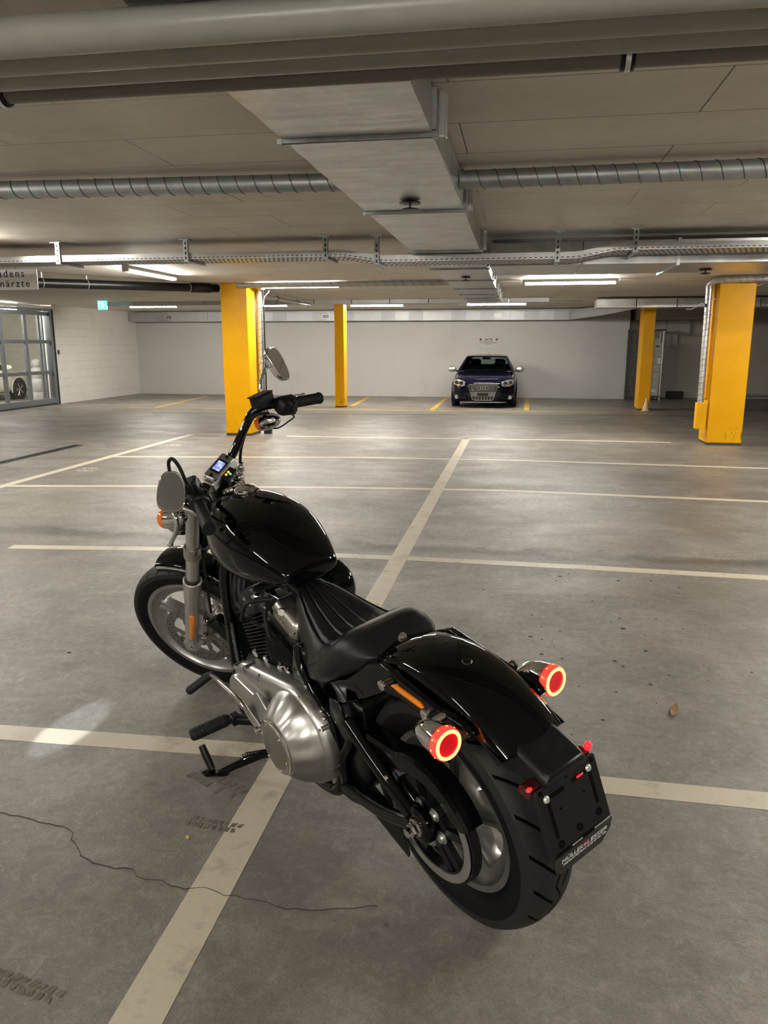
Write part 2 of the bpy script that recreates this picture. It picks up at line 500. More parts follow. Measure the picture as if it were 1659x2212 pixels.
# ------------------------------------------------------------------ the garage shell
def wp(m, name, mat, parent, **kw):
    """part given in world coordinates under a thing whose base is at parent.location (no rotation)"""
    o = parent.location.copy()
    m.xf(lambda p: p - o)
    return m.build(name, mat, parent, **kw)
floor = struct(M().box((-3, 8, -.1), (34, 34, .2)).build('floor', 'floor'))
ceil = struct(M().box((-3, 8, CEIL + .15), (34, 34, .3)).build('ceiling', 'ceiling'))
struct(M().box((-4.275, 22.40, CEIL / 2), (14.45, .30, CEIL)).build('wall_rear', 'white_wall'))
struct(M().box((8.0, 23.15, CEIL / 2), (10.2, .30, CEIL)).build('wall_rear_right', 'raw_concrete'))
struct(M().box((2.95 - .15, 22.85, CEIL / 2), (.30, .6, CEIL)).build('wall_return', 'raw_concrete'))
struct(M().box((-11.65, 20.19, CEIL / 2), (.30, 4.50, CEIL)).build('wall_left', 'block_wall'))
struct(M().box((-11.65, 1.2, CEIL / 2), (.30, 19.6, CEIL)).build('wall_left_near', 'back_wall_paint'))
struct(M().box((13.1, 7.5, CEIL / 2), (.30, 32, CEIL)).build('wall_right', 'back_wall_paint'))
struct(M().box((.8, -8.6, CEIL / 2), (25, .30, CEIL)).build('wall_near', 'back_wall_paint'))
# the compartment behind the gate
struct(M().box((-18.2, 15.0, CEIL / 2), (.30, 12.4, CEIL)).build('wall_gate_room_rear', 'gate_room_wall'))
struct(M().box((-15, 21.2, CEIL / 2), (6.4, .30, CEIL)).build('wall_gate_room_far', 'gate_room_wall'))
struct(M().box((-15, 9.0, CEIL / 2), (6.4, .30, CEIL)).build('wall_gate_room_near', 'gate_room_wall'))

# painted bay lines: parts of the floor
def line(a, b, w, mat='line_paint', ends=None):
    a, b = Vector((a[0], a[1], 0)), Vector((b[0], b[1], 0)); d = (b - a).normalized(); n = Vector((-d.y, d.x, 0)) * w / 2
    m = M(); k = max(1, int((b - a).length / .5)); rings = []
    for i in range(k + 1):
        p = a.lerp(b, i / k)
        rings.append([p + n, p - n, p - n + Vector((0, 0, .0012)), p + n + Vector((0, 0, .0012))])
    m.loft(rings)
    return m.build('bay_line', mat, floor)
Z = 0
line((-.785, -1.5), (-.778, 12.27), .118)                       # the long line under the motorcycle
line((-5.37, 5.05), (-5.37, 12.14), .115)
line((-3.72, 2.36), (-.845, 2.462), .105); line((-.725, 2.458), (4.2, 2.40), .105)
line((-3.68, 4.95), (-2.3, 5.115), .105); line((-2.3, 5.115), (-.84, 5.14), .105); line((-.72, 5.142), (.45, 5.125), .105); line((.45, 5.125), (4.2, 4.99), .105)
line((-5.31, 7.22), (-3.79, 7.47), .10); line((-3.79, 7.47), (-1.58, 7.745), .10); line((-1.58, 7.745), (-.84, 7.80), .10); line((-.72, 7.81), (-.05, 7.85), .10); line((-.05, 7.85), (4.2, 7.60), .10)
line((-5.31, 9.43), (-2.03, 9.93), .10); line((-2.03, 9.93), (-.84, 9.98), .10); line((-.72, 9.99), (-.07, 10.02), .10); line((-.07, 10.02), (4.2, 9.80), .10)
line((-5.40, 12.12), (-4.80, 12.18), .10); line((-3.72, 12.12), (-2.48, 12.14), .10); line((-2.48, 12.14), (.48, 12.33), .10); line((.48, 12.33), (2.36, 12.31), .10)
for x0, y0, x1, y1 in ((-1.93, 17.35, -1.97, 21.9), (.22, 17.95, .27, 21.9), (-4.0, 18.5, -4.22, 21.9), (-8.53, 17.2, -9.0, 21.5)):
    line((x0, y0), (x1, y1), .12, 'yellow_line_paint')
line((-9.2, 17.12), (-4.7, 17.35), .10, 'yellow_line_paint'); line((-4.7, 17.35), (2.2, 17.75), .10, 'yellow_line_paint')
def ground_number(txt, x, y):
    V, F = text_mesh(txt, .30, .0008, 'CENTER')
    m = M().add([Vector((x + p.y, y - p.x, .0016 + p.z)) for p in V], F)
    m.build('bay_number', 'line_paint', floor)
ground_number('63', -5.17, 8.36); ground_number('62', -5.13, 10.68)
def decal(name, polys, mat, z=.0016):
    m = M()
    for q in polys:
        m.loft([[Vector((x, y, .0002)) for x, y in q], [Vector((x, y, z)) for x, y in q]])
    return m.build(name, mat, floor)
CR = [(-3.2, 2.35), (-2.6, 2.18), (-2.1, 2.02), (-1.59, 1.95), (-1.456, 1.933), (-1.331, 1.912), (-1.299, 1.898), (-1.285, 1.865), (-1.252, 1.834), (-1.215, 1.798), (-1.165, 1.775), (-1.094, 1.765), (-1.037, 1.773), (-1.01, 1.748), (-.983, 1.733), (-.94, 1.74), (-.9, 1.728), (-.86, 1.715), (-.836, 1.722), (-.808, 1.737), (-.779, 1.73), (-.738, 1.713), (-.706, 1.715), (-.657, 1.708), (-.611, 1.707), (-.556, 1.695), (-.48, 1.7), (-.386, 1.726), (-.302, 1.753)]
pts = []
for a, b in zip(CR, CR[1:]):
    n = max(1, int(math.dist(a, b) / .02))
    for i in range(n): pts.append((a[0] + (b[0] - a[0]) * i / n + random.uniform(-.004, .004), a[1] + (b[1] - a[1]) * i / n + random.uniform(-.004, .004)))
m = M(); rings = []
for i, (x, y) in enumerate(pts):
    w = .0005 + .0007 * abs(sin(i * .7) * sin(i * .23)); rings.append([(x, y - w, .0003), (x, y + w, .0003), (x, y + w, .0019), (x, y - w, .0019)])
m.loft(rings); m.build('floor_crack', 'crack_dark', floor)
def tread_print(a, b, w, n, name='tyre_print'):
    a, b = Vector((a[0], a[1])), Vector((b[0], b[1])); d = (b - a); L = d.length; d.normalize(); k = Vector((-d.y, d.x)); P = []
    for i in range(n):
        for s in (-1, 1):
            if random.random() < .12: continue
            c = a + d * (L * (i + .5 + .25 * s) / n) + k * (s * w * .27); h = L / n * random.uniform(.26, .36); v = w * random.uniform(.17, .23)
            q = [c + d * (h * u_ + .25 * h * t_ * s) + k * (v * t_) + Vector((random.uniform(-.003, .003), random.uniform(-.003, .003))) for u_, t_ in ((-1, -1), (1, -1), (1, 1), (-1, 1))]
            P.append([(p.x, p.y) for p in q])
    o = decal(name, P, 'tyre_dirt'); o['kind'] = 'stuff'
tread_print((-1.075, 2.29), (-.86, 2.175), .085, 8)
tread_print((-1.0, 2.02), (-.80, 2.00), .05, 9); tread_print((-1.22, 1.375), (-.99, 1.33), .045, 9)
random.seed(11)
P = []
for i in range(60):
    x, y = (random.uniform(.1, 1.2), random.uniform(2.7, 5.0)) if i < 45 else (random.uniform(-2.2, 2.5), random.uniform(1.3, 7.0))
    r = random.uniform(.003, .008) if i % 6 else random.uniform(.009, .015)
    P.append([(x + r * random.uniform(.6, 1.2) * cos(t_ * pi / 4), y + r * random.uniform(.5, 1.0) * sin(t_ * pi / 4)) for t_ in range(8)])
o = decal('floor_specks', P, 'crack_dark'); o['kind'] = 'stuff'
# joint strip in front of the far bays and the drain in the aisle
M().box((1.0, 16.75, .0008), (18, .035, .0016), Matrix.Rotation(radians(6.0), 3, 'Z')).build('floor_joint', 'black_matte', floor)
dr = thing('floor_drain', 'dark slotted drain channel in the floor left of the numbered bays', 'drain', (-6.46, 7.4, 0))
m = M()
for s in (-1, 1): m.box((-6.46 + s * .07, 7.4, .003), (.02, 6.1, .006))
wp(m, 'channel_edge', 'gate_steel_dark', dr)
m = M()
for i in range(122): m.box((-6.46, 4.4 + i * .05, .0025), (.12, .03, .005))
wp(m, 'grating', 'black_matte', dr)

# ------------------------------------------------------------------ columns
def column(x0, x1, y0, y1, label, cham=.012):
    t = thing('yellow_column', label, 'column', ((x0 + x1) / 2, (y0 + y1) / 2, 0), group='yellow columns')
    m = M().box(((x0 + x1) / 2, (y0 + y1) / 2, CEIL / 2 + .015), (x1 - x0, y1 - y0, CEIL - .03))
    wp(m, 'shaft', 'yellow', t, bevel=cham)
    m = M().box(((x0 + x1) / 2, (y0 + y1) / 2, .015), (x1 - x0 - .012, y1 - y0 - .012, .03))
    wp(m, 'foot', 'gate_steel_dark', t)
    return t
column(-4.755, -4.31, 12.08, 12.56, 'wide yellow square column behind the motorcycle handlebar')
rc = column(2.818, 3.32, 12.10, 12.60, 'wide yellow column at the right with a spiral pipe and a box on its side')
m = M().box((2.80, 12.35, 1.55), (.036, .22, 1.74)); wp(m, 'cover_strip', 'yellow', rc, bevel=.006)
m = M().box((2.715, 12.14, .435), (.145, .14, .39)); wp(m, 'impact_guard', 'yellow', rc, bevel=.006)
column(-4.31, -4.08, 18.03, 18.36, 'slim yellow column in front of the white rear wall left of the car')
column(2.735, 3.0, 18.44, 18.97, 'slim yellow column at the right with a cream cone at its foot')
cone = thing('traffic_cone', 'small cream cone leaning against the foot of the slim right yellow column', 'cone', (2.90, 18.34, 0))
m = M().lathe([(.075, 0), (.07, .01), (.062, .05), (.035, .20), (.02, .27), (.001, .275)], (2.90, 18.34, 0), (.06, .16, 1), 20, closed=False)
wp(m, 'cone_body', 'cone_cream', cone)
m = M().lathe([(.001, 0), (.095, 0), (.095, .012), (.07, .016)], (2.90, 18.34, 0), (0, 0, 1), 20)
wp(m, 'cone_base', 'cone_cream', cone)

# ------------------------------------------------------------------ round pipes and ducts
def spiral_pipe(t, part, mat, a, b, r, pitch=.11, bead=.0035):
    """lock-seam spiral tube from a to b; its seam is a thin raised helix, a sub-part"""
    a, b = Vector(a), Vector(b); o = wp(M().cyl(a, b, r, n=32), part, mat, t)
    d = (b - a); L = d.length; d.normalize(); u, w = perp(d); n = int(L / pitch * 18)
    m = M().tube([a + d * (L * i / n) + (u * cos(2 * pi * i / 18) + w * sin(2 * pi * i / 18)) * (r + bead * .2) for i in range(n + 1)], bead, n=5)
    m.xf(lambda p: p - t.location); m.build('seam', 'seam_grey', o)
    return o
def simple_thing(name, label, cat, m, mat, base, part='body', group=None, **kw):
    t = thing(name, label, cat, base, group=group); wp(m, part, mat, t, **kw); return t
def hanger(t, x, y, z, r, mat='galvanised_dull', axis='x'):
    m = M().cyl((x, y, z + r), (x, y, CEIL - .001), .005, n=8)
    d = (1, 0, 0) if axis == 'x' else (0, 1, 0)
    m.torus((x, y, z), d, r + .004, .005, 28, 6)
    m.box((x, y, z + r + .008), (.03, .02, .02))
    wp(m, 'clamp', mat, t)
pl_ = [('thick grey pipe nearest the camera at the top of the photo', 1.915, 2.214, .0455, 'pipe_grey'),
       ('second grey pipe from the top of the photo, just behind the thickest one', 2.062, 2.216, .038, 'pipe_grey'),
       ('third grey pipe from the top of the photo', 2.186, 2.217, .034, 'pipe_grey'),
       ('thin brownish pipe with black-lined clamps, lowest of the four overhead', 2.308, 2.216, .029, 'pipe_dark_grey')]
for lab, y, z, r, mt in pl_:
    t = thing('ceiling_pipe', lab, 'pipe', (0, y, z), group='pipes under the ceiling')
    wp(M().tube([(-8 + i * 1.0, y - .012 * abs(-8 + i + .5) * .12, z) for i in range(19)], r, n=32), 'pipe_run', mt, t)
    xs = (-1.575, .255) if r < .03 else (-6.2, 4.6)
    for x in xs:
        m = M(); m.torus((x, y, z), (1, 0, 0), r + .003, .006, 28, 6)
        m.torus((x + .012, y, z), (1, 0, 0), r + .002, .007, 28, 6); m.torus((x - .012, y, z), (1, 0, 0), r + .002, .007, 28, 6)
        m.cyl((x, y, z + r), (x, y, CEIL - .001), .005, n=8)
        wp(m, 'rubber_clamp', 'black_plastic', t)
        m = M().lathe([(r + .004, -.007), (r + .010, -.007), (r + .010, .007), (r + .004, .007)], (x, y, z), (1, 0, 0), 28, closed=True)
        wp(m, 'clamp_band', 'galvanised_bright', t)
t = thing('spiral_duct', 'round spiral-seam duct running left from the main rectangular duct', 'duct', (-4, 4.45, 2.37))
spiral_pipe(t, 'tube', 'galvanised_dull', (-6.8, 4.15, 2.366), (-.972, 4.48, 2.362), .0485, .104, .003)
hanger(t, -3.6, 4.33, 2.365, .05)
t = thing('spiral_duct', 'round spiral-seam duct running right from the main rectangular duct', 'duct', (3, 4.5, 2.365))
spiral_pipe(t, 'tube', 'galvanised_dull', (-.354, 4.53, 2.362), (7.2, 4.46, 2.366), .0485, .104, .003)
m = M().lathe([(.05, 0), (.056, 0), (.056, .02), (.05, .02)], (-.354, 4.53, 2.362), (1, 0, 0), 28, closed=True); wp(m, 'collar', 'galvanised_dull', t)
hanger(t, 3.4, 4.5, 2.364, .05)

# ------------------------------------------------------------------ the main rectangular duct
X0, X1, ZB = -.958, -.362, 2.272
t = thing('rectangular_duct', 'wide flat sheet metal duct running away under the ceiling towards the car', 'duct', (-.66, 7, ZB))
fl = [.55, 1.75, 3.19, 4.92, 6.95, 8.55, 10.1, 11.6, 12.9, 14.0, 14.95]
for i in range(len(fl) - 1):
    y0, y1 = fl[i], fl[i + 1]
    m = M(); rings = []
    k = max(2, int((y1 - y0) / .17))
    for j in range(k + 1):
        y = y0 + (y1 - y0) * j / k
        s = .004 * (sin(pi * j / k)) + (.0022 if j % 2 else -.0012)
        rings.append([(X0, y, ZB - s), (X1, y, ZB - s), (X1 + s * .6, y, (ZB + CEIL) / 2), (X1, y, CEIL - .012), (X0, y, CEIL - .012), (X0 - s * .6, y, (ZB + CEIL) / 2)])
    m.loft(rings)
    wp(m, 'duct_section', 'galvanised', t, ang=20)
for y in fl[1:]:
    m = M(); e = .016
    for yy in (-.011, .011):
        for c, d in (((-.66, y + yy, ZB - e / 2), (X1 - X0 + 2 * e, .006, e)), ((X0 - e / 2, y + yy, (ZB + CEIL) / 2), (e, .006, CEIL - ZB - .02)), ((X1 + e / 2, y + yy, (ZB + CEIL) / 2), (e, .006, CEIL - ZB - .02))):
            m.box(c, d)
    m.box((-.66, y, ZB - .004), (X1 - X0 + .01, .014, .007)); m.box((X0 - .004, y, (ZB + CEIL) / 2), (.007, .014, CEIL - ZB - .03)); m.box((X1 + .004, y, (ZB + CEIL) / 2), (.007, .014, CEIL - ZB - .03))
    m.box((X0 - .014, y, ZB - .010), (.02, .034, .02)); m.box((X1 + .014, y, ZB - .010), (.02, .034, .02))
    wp(m, 'flange', 'galvanised_dull', t)
for y in (3.27, 4.99, 7.05, 8.62, 10.2):
    m = M().box((X1 + .03, y, 2.36), (.022, .03, .16)); m.box((X1 + .045, y + .03, 2.36), (.006, .03, .16))
    wp(m, 'hanger_strap', 'galvanised_bright', t)
def valve(x, y, z, label):
    v = thing('exhaust_valve', label, 'air valve', (x, y, z), group='round air valves on the ducts')
    wp(M().lathe([(.001, 0), (.052, 0), (.062, -.006), (.062, -.012), (.04, -.014), (.001, -.010)], (x, y, z), (0, 0, 1), 32), 'outer_ring', 'black_plastic', v)
    wp(M().lathe([(.001, -.034), (.03, -.036), (.050, -.042), (.052, -.046), (.03, -.050), (.001, -.051)], (x, y, z), (0, 0, 1), 32), 'cone_disc', 'black_plastic', v)
    wp(M().cyl((x, y, z), (x, y, z - .04), .006, n=10), 'stem', 'black_plastic', v)
valve(-.64, 4.57, ZB - .007, 'black round air valve under the main duct, nearest the camera')
valve(-.66, 9.55, ZB - .007, 'black round air valve under the main duct, far part behind the cable tray')

# branch duct to the right behind the cable tray
t = thing('branch_duct', 'flat rectangular branch duct running right behind the cable tray', 'duct', (3, 8.15, 2.2))
for i, (a, b) in enumerate(((-.30, .55), (.55, 1.40), (1.40, 3.2), (3.2, 5.2), (5.2, 7.2))):
    wp(M().box(((a + b) / 2, 8.16, 2.305), (b - a - .004, 1.02, .21)), 'duct_section', 'galvanised', t, bevel=.004)
for x in (1.40, 3.2, 5.2):
    m = M().box((x, 8.16, 2.190), (.03, 1.06, .02)); m.box((x, 7.64, 2.30), (.03, .02, .24)); wp(m, 'flange', 'galvanised_bright', t)
valve(1.78, 8.27, 2.199, 'black round air valve under the branch duct near the right column')

# far cross ducts
t = thing('cross_duct', 'shallow sheet metal duct crossing behind the slim left yellow column', 'duct', (-5, 17.05, 2.37))
for i in range(12):
    x = -9.6 + i * .85
    wp(M().box((x + .42, 17.15, 2.395), (.835, .4, .088)), 'duct_section', 'wall_duct_zinc', t, bevel=.004)
t = thing('cross_duct', 'sheet metal duct crossing above the slim right yellow column', 'duct', (4, 17.3, 2.3))
for i in range(7):
    x = 1.55 + i * .8
    wp(M().box((x + .4, 17.2, 2.31), (.785, .55, .17)), 'duct_section', 'galvanised_bright' if i < 2 else 'galvanised', t, bevel=.004)
t = thing('wall_duct', 'long bright sheet metal duct along the top of the white rear wall', 'duct', (-5, 22, 2.14))
def wall_sec(pts, n):
    for i in range(n):
        a = Vector(pts[0]).lerp(Vector(pts[1]), i / n); b = Vector(pts[0]).lerp(Vector(pts[1]), (i + 1) / n - .006 / n)
        m = M(); s = .004 if i % 2 else 0
        m.loft([[Vector((q.x, q.y - s, q.z)), Vector((q.x, q.y + .42, q.z)), Vector((q.x, q.y + .42, q.z + .245)), Vector((q.x, q.y - s, q.z + .245))] for q in (a, b)])
        wp(m, 'duct_panel', 'wall_duct_zinc' if (i * 7) % 5 > 1 else 'wall_duct_dim', t)
wall_sec(((-11.48, 21.8, 2.145), (-9.0, 21.8, 2.14)), 2); wall_sec(((-9.0, 21.8, 2.14), (1.3, 21.8, 2.135)), 26)
m = M()
m.loft([[Vector((x, y, z)), Vector((x, y + .42, z)), Vector((x, y + .42, z + h)), Vector((x, y, z + h))] for x, y, z, h in ((1.3, 21.8, 2.135, .245), (2.0, 20.6, 2.20, .22), (2.25, 19.4, 2.22, .19), (2.4, 17.6, 2.225, .17))])
wp(m, 'duct_bend', 'wall_duct_zinc', t)
for x, mt in ((-10.2, 'gate_steel_dark'), (-5.45, 'gate_steel_dark'), (-.6, 'sign_white')):
    m = M().box((x, 21.793, 2.262), (.24, .016, .13)); wp(m, 'vent_frame', 'white_metal', t)
    m = M()
    for k in range(5): m.box((x, 21.784, 2.262 - .038 + k * .019), (.18, .012, .012))
    wp(m, 'vent_grille', mt, t)

# ------------------------------------------------------------------ cable tray with brackets
t = thing('cable_tray', 'perforated galvanised cable tray crossing the ceiling, stepping down under the main duct', 'cable tray', (-1, 7.35, 2.25))
runs = [((-8.0, 2.262), (-1.62, 2.262)), ((-1.62, 2.262), (-1.24, 2.205)), ((-1.24, 2.205), (.46, 2.205)), ((.46, 2.205), (.80, 2.268)), ((.80, 2.268), (6.5, 2.268))]
for (xa, za), (xb, zb) in runs:
    m = M(); L = sqrt((xb - xa) ** 2 + (zb - za) ** 2)
    for yy in (7.15, 7.53):
        m.loft([[(x, yy - .0015, z), (x, yy + .0015, z), (x, yy + .0015, z + .055), (x, yy - .0015, z + .055)] for x, z in ((xa, za), (xb, zb))])
        m.loft([[(x, yy - .006, z + .052), (x, yy + .006, z + .052), (x, yy + .006, z + .057), (x, yy - .006, z + .057)] for x, z in ((xa, za), (xb, zb))])
    m.loft([[(x, 7.15, z), (x, 7.53, z), (x, 7.53, z + .003), (x, 7.15, z + .003)] for x, z in ((xa, za), (xb, zb))])
    side = wp(m, 'tray_run', 'galvanised', t)
    m = M(); k = int(L / .045)
    for i in range(k):
        f = (i + .5) / k; x, z = xa + (xb - xa) * f, za + (zb - za) * f
        m.box((x, 7.1478, z + .014), (.026, .003, .006))
        for q in range(5): m.box((x + (.011 if q % 2 else -.011), 7.19 + q * .075, z - .0008), (.016, .03, .0024), Matrix.Rotation(radians(35 if q % 2 else -35), 3, 'Z'))
    p = m.build('perforation', 'black_matte', None); p['kind'] = 'stuff'
    for v in p.data.vertices: v.co = v.co - t.location
    p.parent = side
for x, zt in ((-6.1, 2.26), (-4.45, 2.26), (-3.13, 2.26), (-1.775, 2.26), (-1.30, 2.20), (.30, 2.20), (.95, 2.265), (2.6, 2.265)):
    m = M()
    m.box((x, 7.128, (zt - .022 + CEIL) / 2), (.042, .004, CEIL - zt + .016))
    m.box((x - .021, 7.14, (zt - .022 + CEIL) / 2), (.004, .026, CEIL - zt + .016)); m.box((x + .021, 7.14, (zt - .022 + CEIL) / 2), (.004, .026, CEIL - zt + .016))
    m.box((x, 7.34, zt - .012), (.04, .42, .018))
    m.box((x, 7.13, CEIL - .006), (.10, .08, .008))
    br = wp(m, 'tray_bracket', 'galvanised_dull' if x > -2 else 'galvanised', t)
    m = M()
    for k in range(4): m.box((x, 7.1252, zt + .01 + k * .045), (.012, .003, .024))
    q = m.build('perforation', 'black_matte', None); q['kind'] = 'stuff'
    for v in q.data.vertices: v.co = v.co - t.location
    q.parent = br

# ------------------------------------------------------------------ fluorescent lamps
def lamp(x, y, L, label, along='x', z=2.395):
    t = thing('fluorescent_lamp', label, 'ceiling lamp', (x, y, z), 0 if along == 'x' else pi / 2, group='fluorescent tube lamps')
    M().box((0, 0, .022), (L + .08, .085, .046)).build('lamp_housing', 'lamp_body', t, bevel=.006)
    prof = [(.040 * cos(a), -.034 * sin(a)) for a in [pi * i / 8 for i in range(9)]]
    m = M().loft([[(xx, q[0], q[1]) for q in prof] for xx in (-L / 2, L / 2)]); m.build('diffuser', 'diffuser', t)
    for s in (-1, 1): M().box((s * (L / 2 + .02), 0, -.008), (.035, .082, .05)).build('end_cap', 'lamp_body', t, bevel=.006)
    return t
LAMPS = [(-3.49, 12.3, 1.25, 'lit tube lamp just right of the wide left yellow column', 'x'),
         (.72, 12.3, 1.32, 'lit tube lamp between the main duct and the right column, largest in view', 'x'),
         (-8.83, 18.05, 1.2, 'lit tube lamp near the left wall below the exit sign level', 'x'),
         (-6.05, 18.05, 1.2, 'lit tube lamp partly hidden behind the wide left column pipe', 'x'),
         (-3.36, 18.45, 1.25, 'lit tube lamp right of the slim left yellow column', 'x'),
         (-.55, 18.3, 1.32, 'lit tube lamp in front of the rear wall just above the car', 'x'),
         (-4.87, 9.95, 1.35, 'lit tube lamp pointing away, left above the black pipe', 'y'),
         (-5.0, 6.0, 1.3, 'tube lamp over the left aisle just beyond the left picture edge', 'y'),
         (-4.9, 2.4, 1.3, 'tube lamp over the left aisle beside the photographer', 'y'),
         (-4.9, -1.2, 1.3, 'tube lamp over the left aisle behind the photographer', 'y'),
         (-1.6, -2.4, 1.3, 'tube lamp close behind the photographer on the left', 'x'),
         (1.6, -2.4, 1.3, 'tube lamp close behind the photographer on the right', 'x'),
         (3.3, 6.2, 1.3, 'tube lamp at the right just beyond the right picture edge', 'x'),
         (3.3, 2.6, 1.3, 'tube lamp at the right beside the photographer', 'x'),
         (4.5, 9.7, 1.3, 'tube lamp before the right column beyond the right picture edge', 'x'),
         (-1.0, -5.6, 1.3, 'tube lamp far behind the photographer', 'x')]
for x, y, L, lab, al in LAMPS: lamp(x, y, L, lab, al)
# lamps inside the gated compartment: one shows through the mesh
lamp(-12.6, 17.4, 1.1, 'lit tube lamp behind the steel gate at the left edge', 'x', 2.33)
lamp(-15.2, 13.6, 1.2, 'tube lamp deep inside the gated compartment', 'x')
lamp(-13.0, 15.2, 1.2, 'tube lamp inside the gated compartment near the gate', 'y')

# unlit rails along the lamp rows
for x0, x1, y, lab in ((-2.82, -1.25, 12.33, 'thin white trunking continuing right of the lamp by the wide left column'), (-2.68, -1.35, 18.5, 'thin trunking in front of the rear wall left of the car lamp'), (.2, 1.35, 18.2, 'thin trunking right of the lamp above the car')):
    simple_thing('cable_trunking', lab, 'trunking', M().box(((x0 + x1) / 2, y, CEIL - .02), (x1 - x0, .05, .04)), 'pipe_grey', ((x0 + x1) / 2, y, CEIL - .02), bevel=.004)

# ------------------------------------------------------------------ pipes beside the columns
t = thing('column_pipe', 'spiral tube rising beside the wide left column and turning along the ceiling', 'pipe', (-4.24, 12.45, 0))
spiral_pipe(t, 'riser', 'galvanised_bright', (-4.235, 12.47, .12), (-4.235, 12.47, 2.30), .046, .11, .003)
m = M().tube([(-4.235, 12.47, 2.28), (-4.235, 12.47, 2.34), (-4.20, 12.40, 2.385), (-4.12, 12.33, 2.39)], .048, n=20, k=6); wp(m, 'elbow', 'galvanised', t)
spiral_pipe(t, 'branch_run', 'pipe_grey', (-4.44, 11.98, 2.385), (-1.0, 12.02, 2.39), .040, .14, .003)
wp(M().tube([(-4.155, 12.44, 2.36), (-4.155, 12.44, .35)], .012, n=10), 'cable', 'black_plastic', t)
wp(M().tube([(-4.15, 12.40, 2.10), (-4.12, 12.38, 2.22), (-4.05, 12.38, 2.30), (-4.03, 12.38, 2.33)], .006, n=8, k=5), 'thin_cable', 'white_metal', t)
wp(M().box((-4.14, 12.42, .15), (.12, .10, .30)), 'pipe_base', 'black_plastic', t, bevel=.006)
for z in (2.02, 1.2, .6):
    wp(M().torus((-4.235, 12.47, z), (0, 0, 1), .050, .006, 24, 6), 'clamp', 'galvanised_dull', t)
t = thing('sprinkler_pipe', 'thin steel pipe under the ceiling beside the wide left column', 'pipe', (-4.68, 15, 2.33))
wp(M().tube([(-4.72, 13.6, 2.378), (-4.69, 15.7, 2.348), (-4.605, 16.84, 2.325)], .036, n=18), 'pipe_run', 'satin_silver', t)
for x, y, z in ((-4.70, 14.9, 2.360), (-4.66, 16.2, 2.340)):
    m = M().torus((x, y, z), (.04, 1, 0), .039, .006, 24, 6); m.cyl((x, y, z + .03), (x, y, CEIL - .001), .005, n=8); wp(m, 'clamp', 'black_plastic', t)
wp(M().cyl((-4.607, 16.78, 2.326), (-4.604, 16.86, 2.325), .043), 'end_cap', 'gate_steel', t)
t = thing('black_drain_pipe', 'thick black pipe hung under the ceiling between the sign and the wide left column', 'pipe', (-6, 10.5, 2.33))
A, B_ = Vector((-7.6, 8.2, 2.245)), Vector((-4.86, 12.25, 2.365))
wp(M().cyl(A, B_, .064, n=28), 'pipe_run', 'black_plastic', t)
for f in (.42, .55):
    P = A.lerp(B_, f); m = M().torus(P, B_ - A, .067, .006, 28, 6); m.cyl(P + Vector((0, 0, .06)), (P.x, P.y, CEIL - .001), .006, n=8); wp(m, 'clamp', 'galvanised_bright', t)
m = M().cyl(A.lerp(B_, .90), A.lerp(B_, .97), .075, n=28); wp(m, 'coupling', 'black_plastic', t)
m = M().torus(A.lerp(B_, .89), B_ - A, .070, .006, 28, 6); wp(m, 'clamp', 'galvanised_bright', t)
t = thing('column_pipe', 'spiral tube rising beside the wide right column and bending over its top', 'pipe', (2.70, 12.16, .6))
spiral_pipe(t, 'riser', 'galvanised', (2.705, 12.16, .625), (2.69, 12.16, 2.26), .046, .085, .003)
wp(M().tube([(2.69, 12.16, 2.25), (2.69, 12.16, 2.32), (2.74, 12.10, 2.372), (2.86, 12.03, 2.38)], .048, n=20, k=6), 'elbow', 'galvanised', t)
spiral_pipe(t, 'branch_run', 'galvanised', (2.85, 12.03, 2.38), (5.4, 11.5, 2.388), .046, .10, .003)
for z in (2.12, 1.9):
    m = M().torus((2.692, 12.16, z), (0, 0, 1), .050, .005, 24, 6); m.box((2.76, 12.16, z), (.06, .01, .012)); wp(m, 'clamp', 'galvanised_dull', t)
wp(M().box((2.655, 12.12, 2.03), (.03, .03, .05)), 'connector', 'black_plastic', t)
wp(M().tube([(2.64, 12.12, 2.04), (2.60, 12.14, 2.06), (2.54, 12.18, 2.02), (2.48, 12.2, 1.985), (2.40, 12.2, 1.985)], .006, n=8, k=5), 'cable', 'white_metal', t)
simple_thing('loose_cable', 'white cable looping under the ceiling right of the wide right column', 'cable',
             M().tube([(3.35, 12.2, 2.30), (3.5, 12.3, 2.345), (3.8, 12.4, 2.37), (4.6, 12.5, 2.40)], .007, n=8, k=6), 'white_metal', (3.6, 12.3, 2.3))

# ------------------------------------------------------------------ hanging sign and exit sign
t = thing('hanging_sign', 'white hanging sign with black lettering cut off by the left picture edge', 'sign', (-6.2, 8.5, 2.22))
wp(M().box((-6.28, 8.5, 2.224), (1.38, .012, .236)), 'board', 'sign_white', t, bevel=.003)
m = M()
for body, xr, z in (('Ladens', -5.750, 2.252), ('Zahnärzte', -5.690, 2.138)):
    V, F = text_mesh(body, .116, .002, 'RIGHT', 1.32)
    m.add([Vector((xr + p.x, 8.4925 - p.z, z + p.y)) for p in V], F)
wp(m, 'lettering', 'sign_black', t)
m = M()
for x in (-5.86, -6.7):
    m.tube([(x - .012, 8.5, 2.342), (x, 8.5, 2.36), (x, 8.5, CEIL)], .003, n=6); m.tube([(x + .012, 8.5, 2.342), (x, 8.5, 2.36)], .003, n=6)
wp(m, 'hanging_wire', 'wire_grey', t)
t = thing('exit_sign', 'lit green exit sign hanging before the white block wall', 'exit sign', (-9.3, 16.5, 2.3))
wp(M().box((-9.30, 16.5, 2.345), (.215, .05, .20)), 'sign_case', 'exit_lit', t, bevel=.006)
m = M()
m.ball((-9.275, 16.473, 2.405), (.016, .004, .016), 12, 8)
